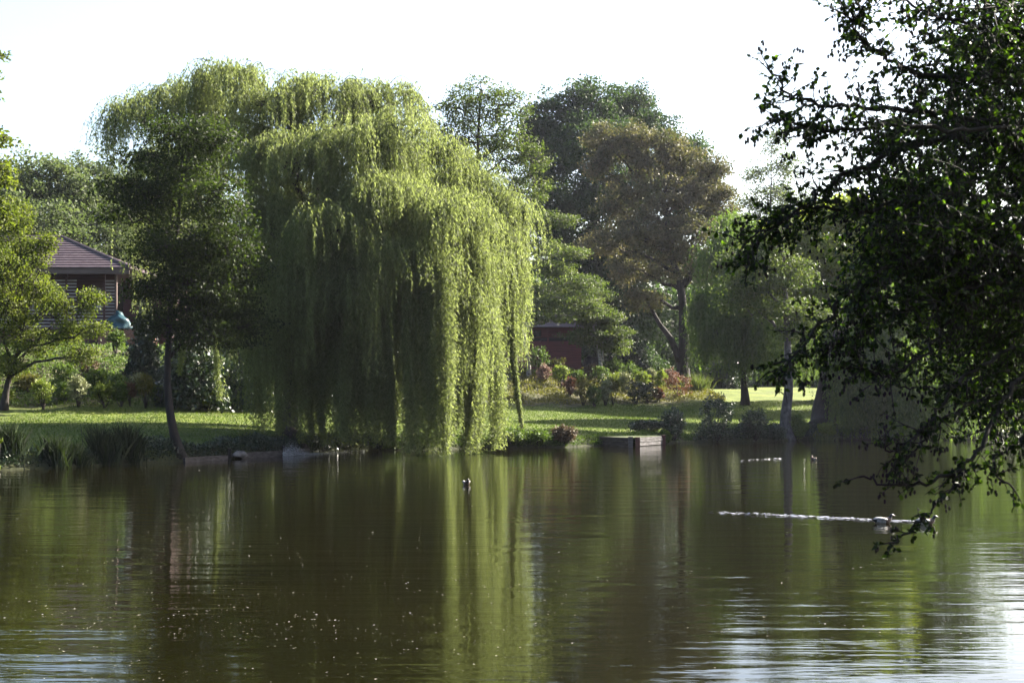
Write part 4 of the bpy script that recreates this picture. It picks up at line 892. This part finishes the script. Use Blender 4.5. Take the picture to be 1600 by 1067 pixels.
def near_alder():
    rng = np.random.default_rng(77); bx = (5.6, 11.2); base = np.array([bx[0], bx[1], gz(*bx)])
    root = thing('near_alder', base, 'dark near alder whose leafy boughs hang into view from the right', 'tree'); mb = MB()
    tr = smoothpath([base - [0, 0, .2], base + [.05, .1, 1.5], base + [-.1, 0, 3.2], base + [.1, -.1, 5.5], base + [0, 0, 8]], 4)
    mb.tube(tr, np.linspace(.24, .09, len(tr)), 12, .06)
    pos, dr, nr, Ls, var = [], [], [], [], []
    def put(p, out, L_):
        pos.append(p); dr.append(out); nr.append(rng.normal(0, .9, 3) + np.array([0, 0, .8])); Ls.append(L_ * rng.uniform(.6, 1.25)); var.append(rng.random())
    cones = MB()
    def twig(a, d, ln, nl, L_=.037, r=.0042):
        m = max(4, int(ln / .07)); p = [a]; dd = d / np.linalg.norm(d)
        for i in range(m):
            dd = dd + rng.normal(0, .22, 3) + np.array([0, 0, -.05]); dd /= np.linalg.norm(dd); p.append(p[-1] + dd * ln / m)
        p = np.array(p); mb.tube(p, np.linspace(r, .0018, len(p)), 4)
        for k in range(nl):
            t = rng.random() ** .7 * (len(p) - 1); i = min(int(t), len(p) - 2); q = p[i] + (p[i+1] - p[i]) * (t - i)
            put(q, rng.normal(0, .8, 3) + dd * .7 + np.array([0, 0, -.3]), L_)
        if rng.random() < .35:
            for k in range(rng.integers(2, 5)):
                q = p[-1] + rng.normal(0, .02, 3); cones.tube([q, q + [0, 0, -.008], q + [0, 0, -.02], q + [0, 0, -.028]], [.003, .008, .008, .002], 5)
        return p
    def bough(px, r0, dens=1.0, tl=.32, nl=9, start=0.0, r1=.006):
        p = smoothpath([P(a, b, c) for a, b, c in px], 7); p[1:-1] += rng.normal(0, .012, (len(p) - 2, 3)); seg = np.linalg.norm(np.diff(p, axis=0), axis=1); cum = np.concatenate([[0], np.cumsum(seg)])
        mb.tube(p, np.linspace(r0, r1, len(p)), 7, .05); tot = cum[-1]; n = int(tot / .036 * dens)
        for k in range(n):
            t = start + (1 - start) * rng.random(); s = t * tot; i = min(np.searchsorted(cum, s) - 1, len(p) - 2); i = max(i, 0)
            q = p[i] + (p[i+1] - p[i]) * ((s - cum[i]) / (seg[i] + 1e-9)); tg = unit(p[i+1] - p[i])
            d = unit(np.cross(tg, rng.normal(0, 1, 3))) * rng.uniform(.6, 1) + tg * .7
            tw = twig(q, d, tl * rng.uniform(.4, 1.15) * (1 - .35 * t), int(nl * rng.uniform(.6, 1.3)))
            if rng.random() < .35: twig(tw[len(tw) // 2], unit(rng.normal(0, 1, 3) + d), tl * .5, nl // 2, r=.003)
        twig(p[-1], p[-1] - p[-2], .14, 9)
    SPR = 1.25
    B = [
     ([(2000,350,11),(1760,300,10.2),(1600,236,9.6),(1500,215,9.3),(1400,238,9),(1300,288,8.8),(1240,335,8.7),(1165,378,8.6)], .035, 2.3, .34, 10),
     ([(2000,250,11),(1760,220,10),(1600,130,9.5),(1480,125,9.2),(1400,100,9),(1345,60,8.9),(1315,5,8.8)], .03, 2.2, .34, 10),
     ([(2000,300,11),(1760,240,10),(1550,190,9.2),(1400,170,9),(1300,165,8.8),(1235,150,8.7),(1198,100,8.7)], .028, 1.4, .28, 8),
     ([(1600,200,9.2),(1480,200,8.8),(1350,200,8.6),(1280,205,8.6),(1205,180,8.5)], .018, 1.7, .26, 9),
     ([(1990,460,11),(1760,430,10),(1600,400,9.4),(1450,400,9),(1350,440,8.8),(1280,510,8.7),(1222,582,8.6)], .032, 2.4, .33, 10),
     ([(1970,480,11),(1760,500,10),(1620,560,9.4),(1560,640,9),(1520,715,8.8),(1460,752,8.7),(1400,758,8.6),(1342,745,8.6)], .026, .55, .2, 6),
     ([(1520,715,8.8),(1488,762,8.7),(1452,800,8.6),(1420,832,8.6),(1388,848,8.5)], .010, .95, .14, 6),
     ([(1760,500,9.9),(1600,540,9.4),(1500,600,9),(1450,660,8.8),(1400,700,8.7),(1385,692,8.7)], .018, 1.0, .24, 7),
     ([(1760,350,10),(1600,340,9.6),(1510,460,9.3),(1450,545,9),(1395,585,8.9),(1345,575,8.8)], .022, 1.5, .3, 9),
     ([(1960,560,11),(1760,600,10),(1640,640,9.4),(1595,690,9),(1550,725,8.9),(1585,765,8.8)], .02, 1.0, .24, 7),
     ([(1800,140,10),(1700,80,9.8),(1560,50,9.4),(1450,20,9.1),(1380,-20,9)], .026, 2.3, .36, 10),
     ([(1900,40,11),(1700,0,10),(1600,-20,9.5),(1500,-40,9.2)], .026, 1.4, .4, 9),
     ([(1700,420,9.6),(1560,440,9.2),(1440,470,8.9),(1360,520,8.8),(1270,545,8.8)], .018, 2.3, .3, 10),
     ([(1600,600,9.2),(1500,640,8.9),(1440,690,8.8),(1400,735,8.7)], .012, 1.2, .2, 7),
     ([(1600,300,9.5),(1450,310,9.1),(1340,330,8.9),(1250,330,8.8),(1160,395,8.7)], .018, 1.2, .28, 9),
     ([(1500,600,9),(1450,605,8.9),(1400,600,8.9)], .006, .8, .12, 5),
    ]
    for b in B: bough(b[0], b[1] * .85, b[2] * 1.0, b[3] * SPR, int(b[4] * 1.25))
    # inner mass of leafy shoots, deeper into the crown
    for (px, py, dy, rx, rz, n) in [(1480,330,0,150,100,340),(1570,470,.5,110,140,210),(1430,330,.5,80,60,110),(1570,120,.5,95,110,230),(1480,430,0,90,80,170),(1590,590,.5,70,80,90),
                                    (1560,250,1.5,120,90,200),(1660,350,0,120,250,300),(1520,520,1.2,100,80,120),(1400,440,1,80,70,110),(1590,30,0,80,60,110),(1450,190,.8,80,50,80),(1550,620,1,60,50,70)]:
        for k in range(n):
            u = unit(rng.normal(0, 1, 3)) * rng.random() ** .4; y = 10 + dy + u[1] * 1.6; c = P(px + u[0] * rx, py + u[2] * rz, y)
            twig(c, rng.normal(0, 1, 3) + np.array([-.5, -.1, 0]), rng.uniform(.2, .5), 19, r=.0045)
    for (x, y, z, rx, rz, K) in [(5.2,10,4.2,1.3,1.2,160),(6.2,11,3.4,1.5,1.3,180),(6.4,9.5,5.2,1.6,1.3,200),(7.2,12,4.6,1.6,1.6,220),(5.4,12.4,5.4,1.5,1.2,200),(7.6,10.5,6.2,1.6,1.3,180),(6.6,12.8,2.9,1.3,.9,120)]:  # crown lobes out of view towards the sun, added to shade the boughs
        h = tr[np.abs(tr[:, 2] - z + .8).argmin()]; mb.tube(curve(h, (x, y, z), .2, 6, .05, rng), np.linspace(.06, .015, 6), 5)
        for k in range(K):
            u = unit(rng.normal(0, 1, 3)) * (.3 + .7 * rng.random() ** .4); c = np.array([x + u[0] * rx, y + u[1] * rx, z + u[2] * rz]); twig(c, u + rng.normal(0, .4, 3), .5, 16, L_=.08)
    mb.build('trunk', M['barkdark'], root, True); cones.build('catkin_cones', M['barkdark'], root, True)
    pos_, dr_, nr_, L2 = np.array(pos), np.array(dr), np.array(nr), np.array(Ls)
    v, f = front_leaves(pos_, dr_, nr_, L2, rng); print('near leaves', len(pos_))
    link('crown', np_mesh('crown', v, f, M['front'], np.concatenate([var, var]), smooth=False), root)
near_alder()

# lit sapling tip at the left edge of the near bank
def sapling():
    rng = np.random.default_rng(88); b = np.array([-4.52, 12.2, gz(-4.52, 12.2)]); root = thing('waterside_sapling', b, 'thin sunlit sapling tip poking in at the left edge above the water', 'sapling'); mb = MB(); pos = []; dr = []
    for (tx, tz) in ((-4.36, 1.86), (-4.42, 1.62), (-4.6, 1.95), (-4.75, 1.7)):
        p = curve(b, (tx, 12.15 + rng.normal(0, .05), tz), .05, 10, .012, rng); mb.tube(p, np.linspace(.014, .003, 10), 5)
        for q in p[5:]:
            for k in range(5): pos.append(q + rng.normal(0, .008, 3)); dr.append(rng.normal(0, .5, 3) + np.array([0, 0, .7]))
    mb.build('stem', M['bark'], root, True); pos = np.array(pos); n = len(pos)
    v, f = front_leaves(pos, np.array(dr), rng.normal(0, 1, (n, 3)), .045 * rng.uniform(.6, 1.2, n), rng); va = rng.random(n)
    link('foliage', np_mesh('foliage', v, f, M['bright'], np.concatenate([va, va])), root)
sapling()

# ------------------------------------------------------------------ hazy morning air
HAZE = 0.0001
if HAZE:
    hb = MB(); hb.box(-205, 225, -45, 305, -3, 32); m, n, out = newmat('morning_haze')
    pv = N(n, 'ShaderNodeVolumePrincipled'); pv.inputs['Color'].default_value = (.80, .80, 1, 1); pv.inputs['Density'].default_value = HAZE; pv.inputs['Anisotropy'].default_value = .55
    n.links.new(pv.outputs[0], out.inputs['Volume']); hz = hb.build('haze', m); tag(hz, kind='stuff')
